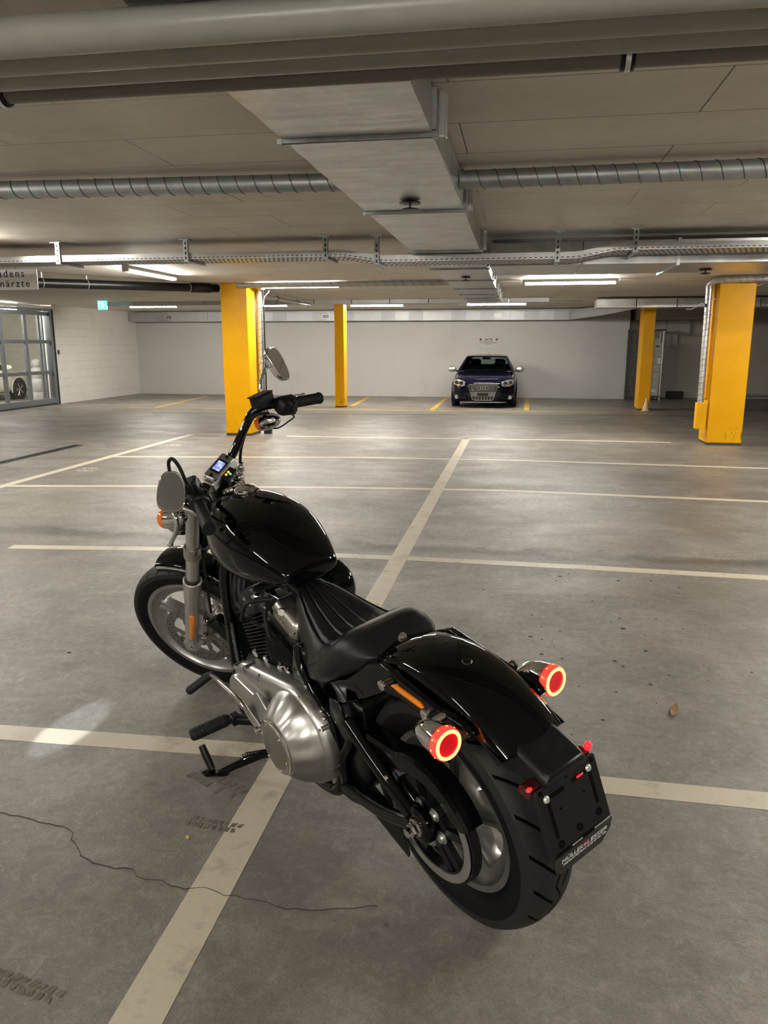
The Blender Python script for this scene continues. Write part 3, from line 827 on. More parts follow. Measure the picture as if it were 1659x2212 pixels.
m.box((-9.285, 16.473, 2.360), (.03, .006, .055), Matrix.Rotation(radians(14), 3, 'Y')); m.box((-9.265, 16.473, 2.300), (.016, .006, .07), Matrix.Rotation(radians(-28), 3, 'Y'))
m.box((-9.312, 16.473, 2.305), (.016, .006, .07), Matrix.Rotation(radians(34), 3, 'Y')); m.box((-9.25, 16.473, 2.362), (.05, .006, .013), Matrix.Rotation(radians(20), 3, 'Y')); m.box((-9.32, 16.473, 2.372), (.05, .006, .013), Matrix.Rotation(radians(30), 3, 'Y'))
m.box((-9.375, 16.473, 2.345), (.012, .006, .14)); m.box((-9.345, 16.473, 2.41), (.06, .006, .012))
wp(m, 'pictogram', 'exit_white', t)
wp(M().box((-9.30, 16.5, 2.442 - .004), (.10, .05, .01)).cyl((-9.30, 16.5, 2.44), (-9.30, 16.5, 2.44), .004, n=8), 'mount', 'lamp_body', t)

# notice on the rear wall above the car
t = thing('wall_notice', 'small tow-away notice on the rear wall above the car', 'sign', (-.85, 22.24, 1.56))
wp(M().box((-.85, 22.243, 1.555), (.60, .012, .225)), 'panel', 'back_wall_paint', t)
for x in (-1.075, -.625):
    m = M().cyl((x, 22.238, 1.618), (x, 22.232, 1.618), .036, n=28); d = wp(m, 'no_parking_disc', 'sign_blue', t)
    m = M().lathe([(.028, 0), (.037, 0), (.037, .004), (.028, .004)], (x, 22.232, 1.618), (0, -1, 0), 28, closed=True); m.box((x, 22.230, 1.618), (.056, .004, .008), Matrix.Rotation(radians(45), 3, 'Y'))
    m.xf(lambda p: p - t.location); m.build('red_ring', 'sign_red', d)
m = M().prism([(-.955, 1.607), (-.955, 1.628), (-.935, 1.642), (-.91, 1.642), (-.90, 1.628), (-.875, 1.626), (-.84, 1.668), (-.832, 1.664), (-.86, 1.624), (-.85, 1.607)], (0, 22.234, 0), (1, 0, 0), (0, 0, 1), (0, 1, 0), -.003, .003)
m.prism([(-.825, 1.632), (-.81, 1.644), (-.775, 1.636), (-.745, 1.617), (-.745, 1.603), (-.76, 1.602), (-.825, 1.622)], (0, 22.234, 0), (1, 0, 0), (0, 0, 1), (0, 1, 0), -.003, .003)
wp(m, 'tow_truck_symbol', 'sign_black', t)
m = M()
for z, parts in ((1.572, ((-1.02, .02), (-.965, .06), (-.84, .19))), (1.532, ((-1.015, .17), (-.87, .08), (-.71, .20))), (1.495, ((-.86, .17),))):
    for xc, w in parts: m.box((xc + (.0 if z != 1.572 else .01), 22.234, z), (w, .004, .013))
wp(m, 'text_line', 'sign_blue', t)

# spotlight added out of view to throw the pale streak left of the motorcycle
t = thing('added_streak_spot', 'added unseen spotlight behind the photographer for the floor streak', 'ceiling lamp', (-1.95, -2.9, 2.30))
wp(M().lathe([(.03, .05), (.035, 0), (.04, -.08), (.036, -.085), (.034, -.06)], (-1.95, -2.9, 2.30), (-.05, -.92, .42), 24), 'added_spot_can', 'lamp_body', t)
wp(M().cyl((-1.95, -2.9, 2.31), (-1.95, -2.9, CEIL - .001), .012), 'stem', 'lamp_body', t)
sd = bpy.data.lights.new('streak_spot_light', 'SPOT'); so = bpy.data.objects.new('streak_spot_light', sd); COL.objects.link(so); so.parent = t
sd.energy = 3600; sd.color = (.86, .95, 1.0); sd.spot_size = radians(2.1); sd.spot_blend = .55; sd.shadow_soft_size = .01
aim = (Vector((-1.68, 2.50, 0)) - Vector((-1.95, -2.9, 2.30))).normalized()
so.location = aim * .10; so.rotation_euler = aim.to_track_quat('-Z', 'Y').to_euler()
# ------------------------------------------------------------------ steel gate at the left
GX = -11.55
t = thing('sliding_gate', 'grey steel mesh gate with a grid frame at the left edge', 'gate', (GX, 14, 0))
def gpart(name, mat, boxes, **kw):
    m = M()
    for c, d in boxes: m.box(c, d)
    return wp(m, name, mat, t, **kw)
gpart('gate_post', 'gate_steel', [((GX - .02, 17.86, 1.16), (.16, .10, 2.32))], bevel=.006)
gpart('guide_channel', 'gate_steel_dark', [((GX + .05, 17.935, 1.17), (.05, .04, 2.34))])
gpart('door_stile', 'gate_steel', [((GX - .10, 17.56, 1.16), (.05, .07, 2.2))], bevel=.004)
gpart('door_stile', 'gate_steel', [((GX - .10, 17.70, 1.16), (.05, .05, 2.2))], bevel=.004)
for y in (12.6, 13.7, 14.85, 15.98, 16.86):
    gpart('mullion', 'gate_steel', [((GX, y, 1.14), (.06, .10, 2.12))], bevel=.004)
for z, h in ((.80, .085), (1.545, .085), (2.22, .09)):
    gpart('rail', 'gate_steel', [((GX - .01, 14.7, z), (.05, 6.2, h))], bevel=.004)
gpart('bottom_rail', 'gate_steel', [((GX + .01, 14.7, .10), (.08, 6.3, .13))], bevel=.006)
gpart('threshold', 'gate_steel_dark', [((GX + .03, 14.7, .012), (.14, 6.4, .024))])
gpart('header', 'white_metal', [((GX + .03, 14.7, 2.365), (.12, 6.5, .07))], bevel=.006)
gpart('header_motor_rail', 'gate_steel', [((GX + .03, 14.7, 2.30), (.08, 6.4, .05))], bevel=.004)
m = M()
for i in range(88): m.box((GX + .028, 14.7, .18 + i * .0228), (.0025, 6.1, .0035))
q = wp(m, 'wire_mesh', 'wire_grey', t); q['kind'] = 'stuff'
simple_thing('key_switch', 'small dark switch box on the white block wall beside the gate', 'switch', M().box((-11.485, 18.07, 1.29), (.03, .05, .11)), 'gate_steel_dark', (-11.485, 18.07, 1.29), bevel=.004)
t = thing('stone_figure', 'pale rounded figure on a base standing behind the steel gate', 'figure', (-12.9, 19.2, 0))
wp(M().lathe([(.001, 0), (.26, 0), (.28, .12), (.24, .22), (.29, .34), (.26, .50), (.16, .58)], (-12.9, 19.2, 0), (0, 0, 1), 24), 'base', 'stone_pale', t)
wp(M().lathe([(.15, .56), (.19, .66), (.17, .80), (.10, .88)], (-12.9, 19.2, 0), (0, 0, 1), 24), 'torso', 'stone_pale', t)
wp(M().ball((-12.9, 19.2, .97), (.13, .13, .14)), 'head', 'stone_pale', t)

# ------------------------------------------------------------------ storage corner right of the white rear wall
t = thing('storage_cage', 'dark wire mesh cage behind the slim right yellow column', 'storage cage', (3.0, 21.95, 0))
for x in (2.90, 3.02, 3.14):
    wp(M().box((x, 21.98, .93), (.03, .03, 1.86)), 'upright', 'gate_steel_dark', t)
wp(M().box((3.02, 21.98, 1.86), (.27, .03, .03)), 'top_rail', 'gate_steel_dark', t)
m = M()
for i in range(14): m.box((3.02, 21.985, .1 + i * .13), (.25, .006, .008))
for i in range(6): m.box((2.92 + i * .042, 21.985, .93), (.004, .006, 1.8))
wp(m, 'mesh_panel', 'gate_steel_dark', t)
t = thing('shelf_rack', 'metal rack with white cartons behind the slim right yellow column', 'rack', (3.75, 22.2, 0))
for x in (3.50, 3.80):
    wp(M().box((x, 21.95, .93), (.035, .035, 1.86)), 'upright', 'satin_silver', t)
    wp(M().box((x, 22.5, .93), (.035, .035, 1.86)), 'upright', 'satin_silver', t)
wp(M().box((3.65, 22.2, 1.86), (.42, .62, .04)), 'top_shelf', 'gate_steel_dark', t)
wp(M().box((3.65, 22.2, .10), (.34, .60, .03)), 'bottom_shelf', 'gate_steel_dark', t)
zz = .115
labs = ['white carton at the bottom of the stack in the metal rack, with a printed label', 'plain white carton, second from the bottom of the rack stack', 'plain white carton, third from the bottom of the rack stack', 'plain white carton, fourth from the bottom of the rack stack',
        'wide white carton that juts out to the right in the rack stack', 'white carton directly above the jutting one in the rack stack', 'white carton with a dark printed mark high in the rack stack', 'small white carton on top of the rack stack']
for i, (h, w, dx) in enumerate(((.235, .24, 0), (.20, .24, .005), (.20, .24, .01), (.20, .24, .015), (.20, .30, .05), (.17, .23, .025), (.20, .23, .03), (.12, .14, -.01))):
    b = thing('carton', labs[i], 'box', (3.645 + dx, 22.18, zz), group='cartons in the rack')
    M().box((0, 0, h / 2), (w, .36, h - .006)).build('box_body', 'carton', b, bevel=.004)
    if i in (0, 6): M().box((.0, -.181, h * .55), (.10, .003, .05)).build('print', 'sign_black' if i == 6 else 'sign_white', b)
    if i == 4: M().box((.07, -.182, h * .5), (.12, .003, .15)).build('print', 'sign_white', b)
    zz += h
simple_thing('floor_crate', 'low black crate on the floor before the bare concrete wall', 'crate', M().box((4.35, 22.75, .10), (.42, .3, .20)), 'black_plastic', (4.35, 22.75, 0), bevel=.01)
simple_thing('wall_cabinet', 'grey panel box high on the bare concrete wall', 'box', M().box((4.35, 22.93, 1.97), (.60, .14, .44)), 'raw_concrete', (4.35, 22.93, 1.97), bevel=.006)
simple_thing('wall_cabinet', 'smaller grey panel box on the bare concrete wall below the large one', 'box', M().box((4.20, 22.95, 1.58), (.30, .10, .34)), 'raw_concrete', (4.2, 22.95, 1.58), bevel=.006)
simple_thing('rear_beam', 'dark concrete beam under the ceiling in the right rear corner', 'beam', M().box((8.0, 22.55, 2.29), (9.8, .9, .30)), 'raw_concrete', (8, 22.55, 2.29))
simple_thing('wall_rail', 'pale low pipe along the foot of the concrete wall at the far right', 'pipe', M().cyl((5.6, 22.93, .10), (9.5, 22.93, .10), .04), 'pipe_grey', (7, 22.93, .1))
# leaf and pebbles on the floor near the motorcycle
simple_thing('dry_leaf', 'curled brown dry leaf on the floor right of the motorcycle', 'leaf', M().loft([[(.68 + a * .02 + b * .012, 3.04 + a * .055 - b * .02, .003 + .012 * abs(a) + .006 * b * b) for b in (-1 + abs(a) * .8, 0, 1 - abs(a) * .8)] for a in (-1, -.5, 0, .5, 1)], cap=False, closed=False), 'leaf_brown', (.68, 3.04, 0))
simple_thing('pebble', 'tiny ochre stone on the floor left of the kickstand', 'stone', M().ball((-.94, 1.93, .006), (.008, .007, .006), 10, 6), 'stone_ochre', (-.94, 1.93, 0))

# ------------------------------------------------------------------ cars
def yf(x):
    x = abs(x); P = ((0, -.01), (.42, .0), (.56, .05), (.68, .12), (.79, .22), (.86, .40))
    for (a, b), (c, d) in zip(P, P[1:]):
        if x <= c: return b + (d - b) * (x - a) / (c - a)
    return .4
def build_car(name, label, cat, loc, rz, s, paint, front=True):
    t = thing(name, label, cat, loc, rz, 'parked cars')
    def part(m, nm, mat, parent=t, **kw):
        m.xf(lambda p: p * s); return m.build(nm, mat, parent, **kw)
    st = ((0, .42, .26, .50, .64, .40), (.05, .56, .235, .56, .69, .48), (.12, .68, .21, .60, .725, .56), (.22, .79, .20, .64, .765, .64), (.40, .865, .20, .69, .82, .70), (.6, .885, .20, .73, .86, .74),
          (.9, .885, .20, .78, .905, .77), (1.15, .885, .20, .86, .945, .80), (1.7, .882, .2, .90, .96, .80), (2.6, .882, .2, .91, .96, .80), (3.5, .88, .22, .92, .97, .78), (3.95, .85, .26, .92, .98, .74), (4.2, .78, .34, .88, .95, .66), (4.28, .66, .44, .8, .9, .56))
    m = M(); rings = []
    for y, w, zb, zs, zt, wt in st:
        h = [(0, zb), (w * .7, zb), (w * .94, zb + .04), (w, zb + .14), (w * 1.01, (zb + zs) / 2), (w * .985, zs), (wt * 1.02, zs + (zt - zs) * .72), (wt * .72, zt - .008), (0, zt)]
        rings.append([(x, y, z) for x, z in h] + [(-x, y, z) for x, z in h[-2:0:-1]])
    m.loft(rings); body = part(m, 'body_shell', paint, sub=2)
    # greenhouse
    m = M()
    def arc(y, z, w, c, n=8): return [(w * (2 * i / n - 1), y + c * (2 * i / n - 1) ** 2, z - .028 * (2 * i / n - 1) ** 4) for i in range(n + 1)]
    R = [arc(1.76, 1.375, .56, .10), arc(2.0, 1.405, .575, .05), arc(2.5, 1.415, .585, .0), (arc(3.1, 1.40, .57, 0)), arc(3.55, 1.365, .54, -.03)]
    top = [[(x, y, z) for x, y, z in r] for r in R]
    m.loft([r + [(x, y, z - .035) for x, y, z in r[::-1]] for r in top]); part(m, 'roof', paint)
    for sx in (-1, 1):
        m = M().loft([[(sx * (.755 - .015), 1.0, .93), (sx * .80, 1.02, .93), (sx * .80, 1.12, .93), (sx * .74, 1.10, .93)], [(sx * .545, 1.80, 1.35), (sx * .585, 1.82, 1.36), (sx * .585, 1.92, 1.37), (sx * .545, 1.90, 1.36)]]); part(m, 'front_pillar', paint)
        m = M().loft([[(sx * .70, 3.62, .95), (sx * .79, 3.62, .95), (sx * .74, 4.10, .95), (sx * .66, 4.10, .95)], [(sx * .50, 3.30, 1.36), (sx * .575, 3.30, 1.37), (sx * .545, 3.58, 1.34), (sx * .48, 3.58, 1.34)]]); part(m, 'rear_pillar', paint)
        m = M().loft([[(sx * .79, 1.15, .95), (sx * .575, 1.9, 1.365), (sx * .57, 1.9, 1.365), (sx * .785, 1.15, .95)], [(sx * .79, 3.62, .95), (sx * .57, 3.32, 1.36), (sx * .565, 3.32, 1.36), (sx * .785, 3.62, .95)]]); part(m, 'side_window', 'car_interior')
    n = 8
    def pane(y0, z0, w0, c0, y1, z1, w1, c1, nm):
        m = M(); rr = []
        for f in (0, .25, .5, .75, 1):
            r = [((w0 + (w1 - w0) * f) * (2 * i / n - 1), y0 + (y1 - y0) * f + (c0 + (c1 - c0) * f) * (2 * i / n - 1) ** 2, z0 + (z1 - z0) * f + .012 * sin(pi * f)) for i in range(n + 1)]
            rr.append(r + [(x, y + .004, z - .003) for x, y, z in r[::-1]])
        m.loft(rr); part(m, nm, 'car_glass')
    pane(1.0, .935, .765, .12, 1.78, 1.375, .56, .10, 'windscreen')
    pane(4.08, .97, .68, -.06, 3.56, 1.355, .50, -.03, 'rear_window')
    # interior
    part(M().box((0, 2.6, .965), (1.5, 2.9, .02)), 'cabin_floor', 'car_interior')
    m = M().loft([[(-.74, 1.10, .93), (.74, 1.10, .93), (.74, 1.10, .955), (-.74, 1.10, .955)], [(-.72, 1.45, .94), (.72, 1.45, .94), (.72, 1.45, 1.0), (-.72, 1.45, 1.0)], [(-.70, 1.62, .94), (.70, 1.62, .94), (.70, 1.62, .985), (-.70, 1.62, .985)]]); part(m, 'dashboard', 'car_interior')
    for sx in (-1, 1):
        m = M().loft([[(sx * .36 + a * w, y, z) for a in (-1, -.6, .6, 1)] + [(sx * .36 + a * w, y + .10, z) for a in (1, .6, -.6, -1)] for y, z, w in ((2.15, .9, .24), (2.22, 1.05, .23), (2.28, 1.13, .19), (2.30, 1.14, .13), (2.31, 1.15, .13), (2.33, 1.27, .13), (2.34, 1.285, .11))]); part(m, 'seat', 'car_interior')
        m = M().box((sx * .38, 3.3, 1.16), (.30, .12, .17)); part(m, 'rear_headrest', 'car_interior', bevel=.03)
    part(M().box((0, 3.35, 1.03), (1.36, .14, .15)), 'rear_bench', 'car_interior', bevel=.03)
    part(M().torus((.36, 1.66, 1.03), (0, -1, .55), .185, .016, 36, 10).box((.36, 1.67, 1.03), (.32, .02, .04)), 'steering_wheel', 'car_interior')
    m = M().box((0, 1.88, 1.305), (.24, .03, .055)); m.cyl((0, 1.88, 1.33), (0, 1.86, 1.37), .012); part(m, 'interior_mirror', 'car_interior', bevel=.012)
    part(M().cyl((0, 3.3, 1.385), (0, 3.36, 1.47), .006, n=8), 'antenna', 'car_black')
    # mirrors
    for sx in (-1, 1):
        mm = M().ball((sx * .965, 1.42, 1.005), (.125, .075, .082), 20, 12); mir = part(mm, 'wing_mirror', 'satin_silver' if front else paint)
        mm = M().tube([(sx * .80, 1.40, .945), (sx * .87, 1.41, .965)], .022, n=10); part(mm, 'mirror_arm', 'car_black', mir)
    # front face
    for sx in (-1, 1):
        def P(x, z, d): return (sx * x, yf(x) - .022 + d, z)
        out = [(.50, .60), (.485, .70), (.60, .745), (.70, .765), (.80, .755), (.835, .70), (.80, .63), (.70, .585), (.58, .58)]
        m = M().loft([[P(x, z, .10 + (.08 if x > .7 else .02)) for x, z in out], [P(x, z, .012 + max(0, (z - .66)) * .35) for x, z in out], [P(.66 + (x - .66) * .88, .67 + (z - .67) * .84, max(0, (z - .66)) * .35) for x, z in out]])
        hl = part(m, 'headlight', 'headlamp_clear')
        m = M()
        for x, z, r in ((.60, .665, .055), (.735, .68, .05)):
            y = yf(x) - .02; m.lathe([(r, 0), (r, -.012), (r * .8, -.014), (r * .6, -.004), (.001, -.001)], (sx * x, y, z), (0, 1, 0), 24)
        part(m, 'projector', 'car_black', hl)
        m = M()
        for x, z in ((.72, .285),): m.lathe([(.001, -.012), (.045, -.010), (.055, 0), (.06, .02)], (sx * x, yf(x) - .02, z), (0, 1, 0), 24)
        part(m, 'fog_lamp', 'headlamp_clear')
        m = M().loft([[(sx * x, yf(x) - .006, z) for x, z in ((.42, .25), (.66, .23), (.70, .33), (.46, .36))], [(sx * x, yf(x) + .05, z) for x, z in ((.42, .25), (.66, .23), (.70, .33), (.46, .36))]]); part(m, 'air_intake', 'car_black')
        m = M()
        for k in range(3): m.loft([[(sx * x, yf(x) - .012, .255 + k * .035), (sx * x, yf(x) - .012, .263 + k * .035), (sx * x, yf(x) + .01, .263 + k * .035), (sx * x, yf(x) + .01, .255 + k * .035)] for x in (.44, .55, .67)])
        part(m, 'intake_slat', paint)
    if front:
        gr = [(-.385, .635), (.385, .635), (.39, .60), (.33, .40), (.285, .245), (.24, .215), (-.24, .215), (-.285, .245), (-.33, .40), (-.39, .60)]
        g = part(M().prism(gr, (0, -.012, 0), (1, 0, 0), (0, 0, 1), (0, 1, 0), -.012, .04), 'grille', 'car_black')
        part(M().tube([(x, -.030, z) for x, z in gr], .014, n=8, closed=True), 'grille_frame', 'chrome', g)
        m = M()
        for k in range(6): m.box((0, -.026, .47 + k * .026), (.70 - .02 * (5 - k), .012, .009))
        for x in (-.26, -.18, .18, .26): m.box((x, -.028, .535), (.008, .012, .15))
        part(m, 'grille_bar', 'grille_grey', g)
        m = M().prism([(-.335, .44), (.335, .44), (.315, .315), (-.315, .315)], (0, -.03, 0), (1, 0, 0), (0, 0, 1), (0, 1, 0), -.006, .006); part(m, 'grille_band', 'grille_grey', g)
        m = M()
        for x in (-.2, -.12, -.04, .04, .12, .2): m.box((x, -.028, .265), (.012, .012, .075))
        part(m, 'lower_bar', 'machined_aluminium', g)
        m = M()
        for k in range(4): m.torus((-.0975 + k * .065, -.050, .545), (0, -1, 0), .043, .010, 28, 8)
        part(m, 'ring_emblem', 'chrome', g)
        m = M().box((-.285, -.04, .49), (.07, .008, .03)); part(m, 'badge', 'chrome', g)
        part(M().box((0, -.045, .37), (.30, .012, .085)), 'number_plate', 'car_black', g, bevel=.004)
        m = M().loft([[(x, yf(x) - .03, z) for z in (.150, .168)] + [(x, yf(x) + .03, z) for z in (.168, .150)] for x in (-.62, -.5, -.3, 0, .3, .5, .62)]); part(m, 'bumper_lip', 'satin_silver')
        m = M().loft([[(x, yf(x) - .005, .16), (x, yf(x) + .02, .255), (x, yf(x) + .2, .255), (x, yf(x) + .2, .16)] for x in (-.74, -.56, -.3, 0, .3, .56, .74)]); part(m, 'front_valance', paint)
        m = M().loft([[(x, .20 + .1 * abs(x), .775), (x, .205 + .1 * abs(x), .78), (x, .215 + .1 * abs(x), .78), (x, .215 + .1 * abs(x), .77)] for x in (-.4, 0, .4)]); part(m, 'bonnet_seam', 'car_black')
    for sx in (-1, 1):
        for y in (.86, 3.42):
            c = Vector((sx * .800, y, .312))
            m = M().lathe([(.21, -.10), (.29, -.105), (.312, -.08), (.314, 0), (.312, .08), (.29, .105), (.21, .10)], c, (1, 0, 0), 40, closed=True); w = part(m, 'wheel', 'rubber')
            m = M().lathe([(.212, -.09), (.20, -.05), (.20, .085), (.214, .098), (.21, .07)], c, (sx, 0, 0), 40)
            for k in range(5):
                a = 2 * pi * k / 5
                for da in (-.14, .14):
                    d0 = Vector((0, cos(a), sin(a))); d1 = Vector((0, cos(a + da), sin(a + da)))
                    m.tube([c + d0 * .04 + Vector((sx * .085, 0, 0)), c + d1 * .20 + Vector((sx * .088, 0, 0))], .014, n=8)
            m.cyl(c + Vector((sx * .05, 0, 0)), c + Vector((sx * .095, 0, 0)), .055)
            part(m, 'rim', 'satin_silver', w)
            m = M().lathe([(.001, .0), (.352, .0), (.365, -.02), (.365, -.10)], Vector((sx * .893, y, .325)), (sx, 0, 0), 40); part(m, 'wheel_well', 'car_black')
            a0 = radians(-15)
            m = M(); rg = []
            for i in range(25):
                a = a0 + (pi - 2 * a0) * i / 24; d = Vector((0, cos(a), sin(a)))
                rg.append([c + Vector((sx * (.07 + q), 0, .013)) + d * r for q, r in ((0, .352), (.026, .350), (.030, .358), (.008, .385))])
            m.loft(rg); part(m, 'wheel_arch', paint)
    return t
build_car('parked_car', 'dark blue hatchback parked nose out before the white rear wall', 'car', (-.805, 18.42, 0), 0, .87, 'car_paint')
build_car('parked_car', 'white car seen through the mesh of the steel gate', 'car', (-14.35, 20.1, 0), pi, .87, 'car_white', front=False)
# ------------------------------------------------------------------ the motorcycle
BYAW, LEAN, STEER = radians(35.8) + YAW, radians(10.2), radians(34.9)
T0 = Vector((cos(YAW), sin(YAW), 0)) * .253 + Vector((-sin(YAW), cos(YAW), 0)) * 1.808
bx = Vector((-sin(BYAW), cos(BYAW), 0)); by0 = Vector((-cos(BYAW), -sin(BYAW), 0)); bz0 = Vector((0, 0, 1))
by = by0 * cos(LEAN) - bz0 * sin(LEAN); bz = bz0 * cos(LEAN) + by0 * sin(LEAN)
bike = bpy.data.objects.new('motorcycle', None); COL.objects.link(bike)
tag(bike, 'black cruiser motorcycle leaning on its kickstand with red tail lights lit', 'motorcycle')
mb = Matrix((bx, by, bz)).transposed().to_4x4(); mb.translation = T0
bike.matrix_world = mb
P0 = Vector((1.787, 0, 0)); AX = Vector((-.5, 0, sqrt(3) / 2))
RS = Matrix.Rotation(STEER, 3, AX)
def st(p): return P0 + RS @ (Vector(p) - P0)
def bp(m, name, mat, parent=None, **kw): return m.build(name, mat, parent or bike, **kw)
def sp(m, name, mat, parent=None, **kw):
    m.xf(st); return m.build(name, mat, parent or bike, **kw)
Y = Vector((0, 1, 0))
def V3(*a): return Vector(a)

# wheels: meshes about the hub, y along the axle
def wheel(name, R, W, rf, rw, tread, rim_mat, nsp, twist):
    """the cast rim is the part, the tyre its sub-part"""
    m = M()
    m.lathe([(rf - .004, -rw), (rf, -rw * 1.02), (rf + .001, -rw * .86), (rf - .012, -rw * .76), (rf - .018, -rw * .45), (rf - .040, -rw * .30), (rf - .042, rw * .30), (rf - .018, rw * .45), (rf - .012, rw * .76), (rf + .001, rw * .86), (rf, rw * 1.02), (rf - .004, rw),
             (rf - .016, rw * .98), (rf - .022, rw * .74), (rf - .034, rw * .56), (rf - .056, rw * .36), (rf - .056, -rw * .36), (rf - .034, -rw * .56), (rf - .022, -rw * .74), (rf - .016, -rw * .98)], (0, 0, 0), Y, 80, closed=True)
    m.lathe([(.02, -rw * 1.1), (.042, -rw * 1.1), (.05, -rw * .8), (.05, rw * .8), (.042, rw * 1.1), (.02, rw * 1.1)], (0, 0, 0), Y, 40, closed=True)
    for k in range(nsp):
        a = 2 * pi * k / nsp + twist
        d = V3(cos(a), 0, sin(a)); n = V3(-sin(a), 0, cos(a))
        rings = []
        for f, hw, hy in ((.038, .030, .034), (.07, .025, .030), (.12, .021, .025), (rf - .075, .022, .022), (rf - .052, .034, .024), (rf - .046, .042, .022)):
            c = d * f
            rings.append([c + n * (hw * x) + Y * (hy * y) for x, y in ((-1, -.45), (-.85, -1), (-.35, -1), (-.22, -.7), (.22, -.7), (.35, -1), (.85, -1), (1, -.45), (1, .45), (.85, 1), (.35, 1), (.22, .7), (-.22, .7), (-.35, 1), (-.85, 1), (-1, .45))])
        m.loft(rings)
    w = bp(m, name, rim_mat, ang=40)
    m = M()
    m.cur = 0
    prof = [(rf + .002, -rw * .95), (rf + .012, -W * .80), (rf + (R - rf) * .30, -W * .97), (rf + (R - rf) * .55, -W), (R - (R - rf) * .20, -W * .93)]
    tr = []
    for i in range(13):
        a = -1 + 2 * i / 12
        tr.append((R - (R - rf) * .20 * abs(a) ** 2.2 - .0001, W * .93 * a))
    full = prof[:-1] + tr + [(r, -h) for r, h in prof[:-1][::-1]] + [(rf - .010, rw * .70), (rf - .010, -rw * .70)]
    m.lathe(full, (0, 0, 0), Y, 96, closed=True)
    n = len(full)
    # sidewall faces take the second material
    nf = len(m.f); m.mi = []
    for q in range(96):
        for j in range(n): m.mi.append(0 if 3 <= j <= 3 + 13 else 1)
    t = m.build('tyre', [tread, 'sidewall_rubber'], w, ang=45)
    return w
rw_ = wheel('rear_wheel', .323, .076, .218, .052, 'rear_tread', 'cast_wheel_dark', 5, .42)
rw_.location = (0, 0, .323)
fw_ = wheel('front_wheel', .332, .051, .256, .040, 'front_tread', 'cast_wheel_grey', 5, .70)
fw_.matrix_local = Matrix.Translation(st((1.63, 0, .332)) + V3(0, .0023, -.0125)) @ RS.to_4x4()
# front brake disc (sub-part of the front wheel)
m = M(); m.lathe([(.112, -.0025), (.150, -.0025), (.150, .0025), (.112, .0025)], (0, .068, 0), Y, 72, closed=True)
for k in range(6):
    a = 2 * pi * k / 6; p = [V3(cos(a + d) * r, .068, sin(a + d) * r) for r, d in ((.05, -.25), (.078, .0), (.095, .22), (.114, .16))]
    q = [V3(cos(a + d) * r, .068, sin(a + d) * r) for r, d in ((.05, .15), (.07, .30), (.10, .42), (.114, .45))]
    m.loft([[p[i] - Y * .0022, p[i] + Y * .0022, q[i] + Y * .0022, q[i] - Y * .0022] for i in range(4)])
m.lathe([(.03, -.004), (.062, -.004), (.062, .003), (.055, .006), (.03, .006)], (0, .064, 0), Y, 40, closed=True)
m.cur = 1
for k in range(48):
    a = 2 * pi * k / 48; r = (.121, .131, .141)[k % 3]
    m.cyl(V3(cos(a) * r, .0702, sin(a) * r), V3(cos(a) * r, .0710, sin(a) * r), .0034, n=8)
bp(m, 'brake_disc', ['brake_steel', 'black_matte'], fw_)
bp(M().cyl(V3(0, -.14, 0), V3(0, .09, 0), .012), 'axle', 'satin_silver', fw_)
# rear pulley, belt, bolts, nut (sub-parts of the rear wheel)
m = M()
m.lathe([(.128, .090), (.152, .090), (.152, .1185), (.128, .1185)], (0, 0, 0), Y, 72, closed=True)
m.lathe([(.03, .088), (.066, .088), (.066, .112), (.055, .118), (.03, .118)], (0, 0, 0), Y, 48, closed=True)
for k in range(5):
    a = 2 * pi * k / 5 + .3
    for da in (-.22, .22):
        d0 = V3(cos(a + da * 1.2), 0, sin(a + da * 1.2)); d1 = V3(cos(a + da * .75), 0, sin(a + da * .75)); n0 = V3(-sin(a), 0, cos(a))
        m.loft([[c - n0 * h + Y * .098, c + n0 * h + Y * .098, c + n0 * h + Y * .114, c - n0 * h + Y * .114] for c, h in ((d0 * .058, .012), (d1 * .135, .012))])
pul = bp(m, 'drive_pulley', 'black_satin', rw_)
m = M().lathe([(.1335, .1183), (.156, .1183), (.156, .1205), (.1335, .1205)], (0, 0, 0), Y, 72, closed=True); bp(m, 'pulley_flange', 'satin_silver', rw_)
for k in range(5):
    a = 2 * pi * k / 5 + .93
    c = V3(cos(a) * .05, 0, sin(a) * .05); bp(M().lathe([(.001, .128), (.011, .127), (.014, .122), (.014, .116)], c, Y, 20).lathe([(.014, .119), (.018, .118), (.018, .116)], c, Y, 20), 'pulley_bolt', 'satin_silver', rw_)
# hex axle nut
m = M().cyl(V3(0, .155, .012), V3(0, .160, .012), .024); m.cyl(V3(0, .160, .012), V3(0, .176, .012), .0185, n=6); m.cyl(V3(0, .176, .012), V3(0, .188, .012), .0135, .0125, n=20)
bp(m, 'axle_nut', 'chrome', rw_)
# toothed belt
def belt_pts():
    c0, r0 = V3(0, .323, 0), .158; c1, r1 = V3(.43, .345, 0), .052
    pts = [V3(cos(a) * r0, 0, .323 + sin(a) * r0) for a in [radians(105) + radians(150) * i / 30 for i in range(31)]]
    pts += [V3(.43 + cos(a) * r1, 0, .345 + sin(a) * r1) for a in [radians(-100) + radians(175) * i / 16 for i in range(17)]]
    return pts
B_pts = belt_pts(); m = M()
cen = sum(B_pts, V3(0, 0, 0)) / len(B_pts); rings = []
for p in B_pts:
    o = (p - cen).normalized() * .006
    rings.append([p + Y * .090, p + Y * .116, p + o + Y * .116, p + o + Y * .090])
m.loft(rings, loop=True); bp(m, 'drive_belt', 'rubber')

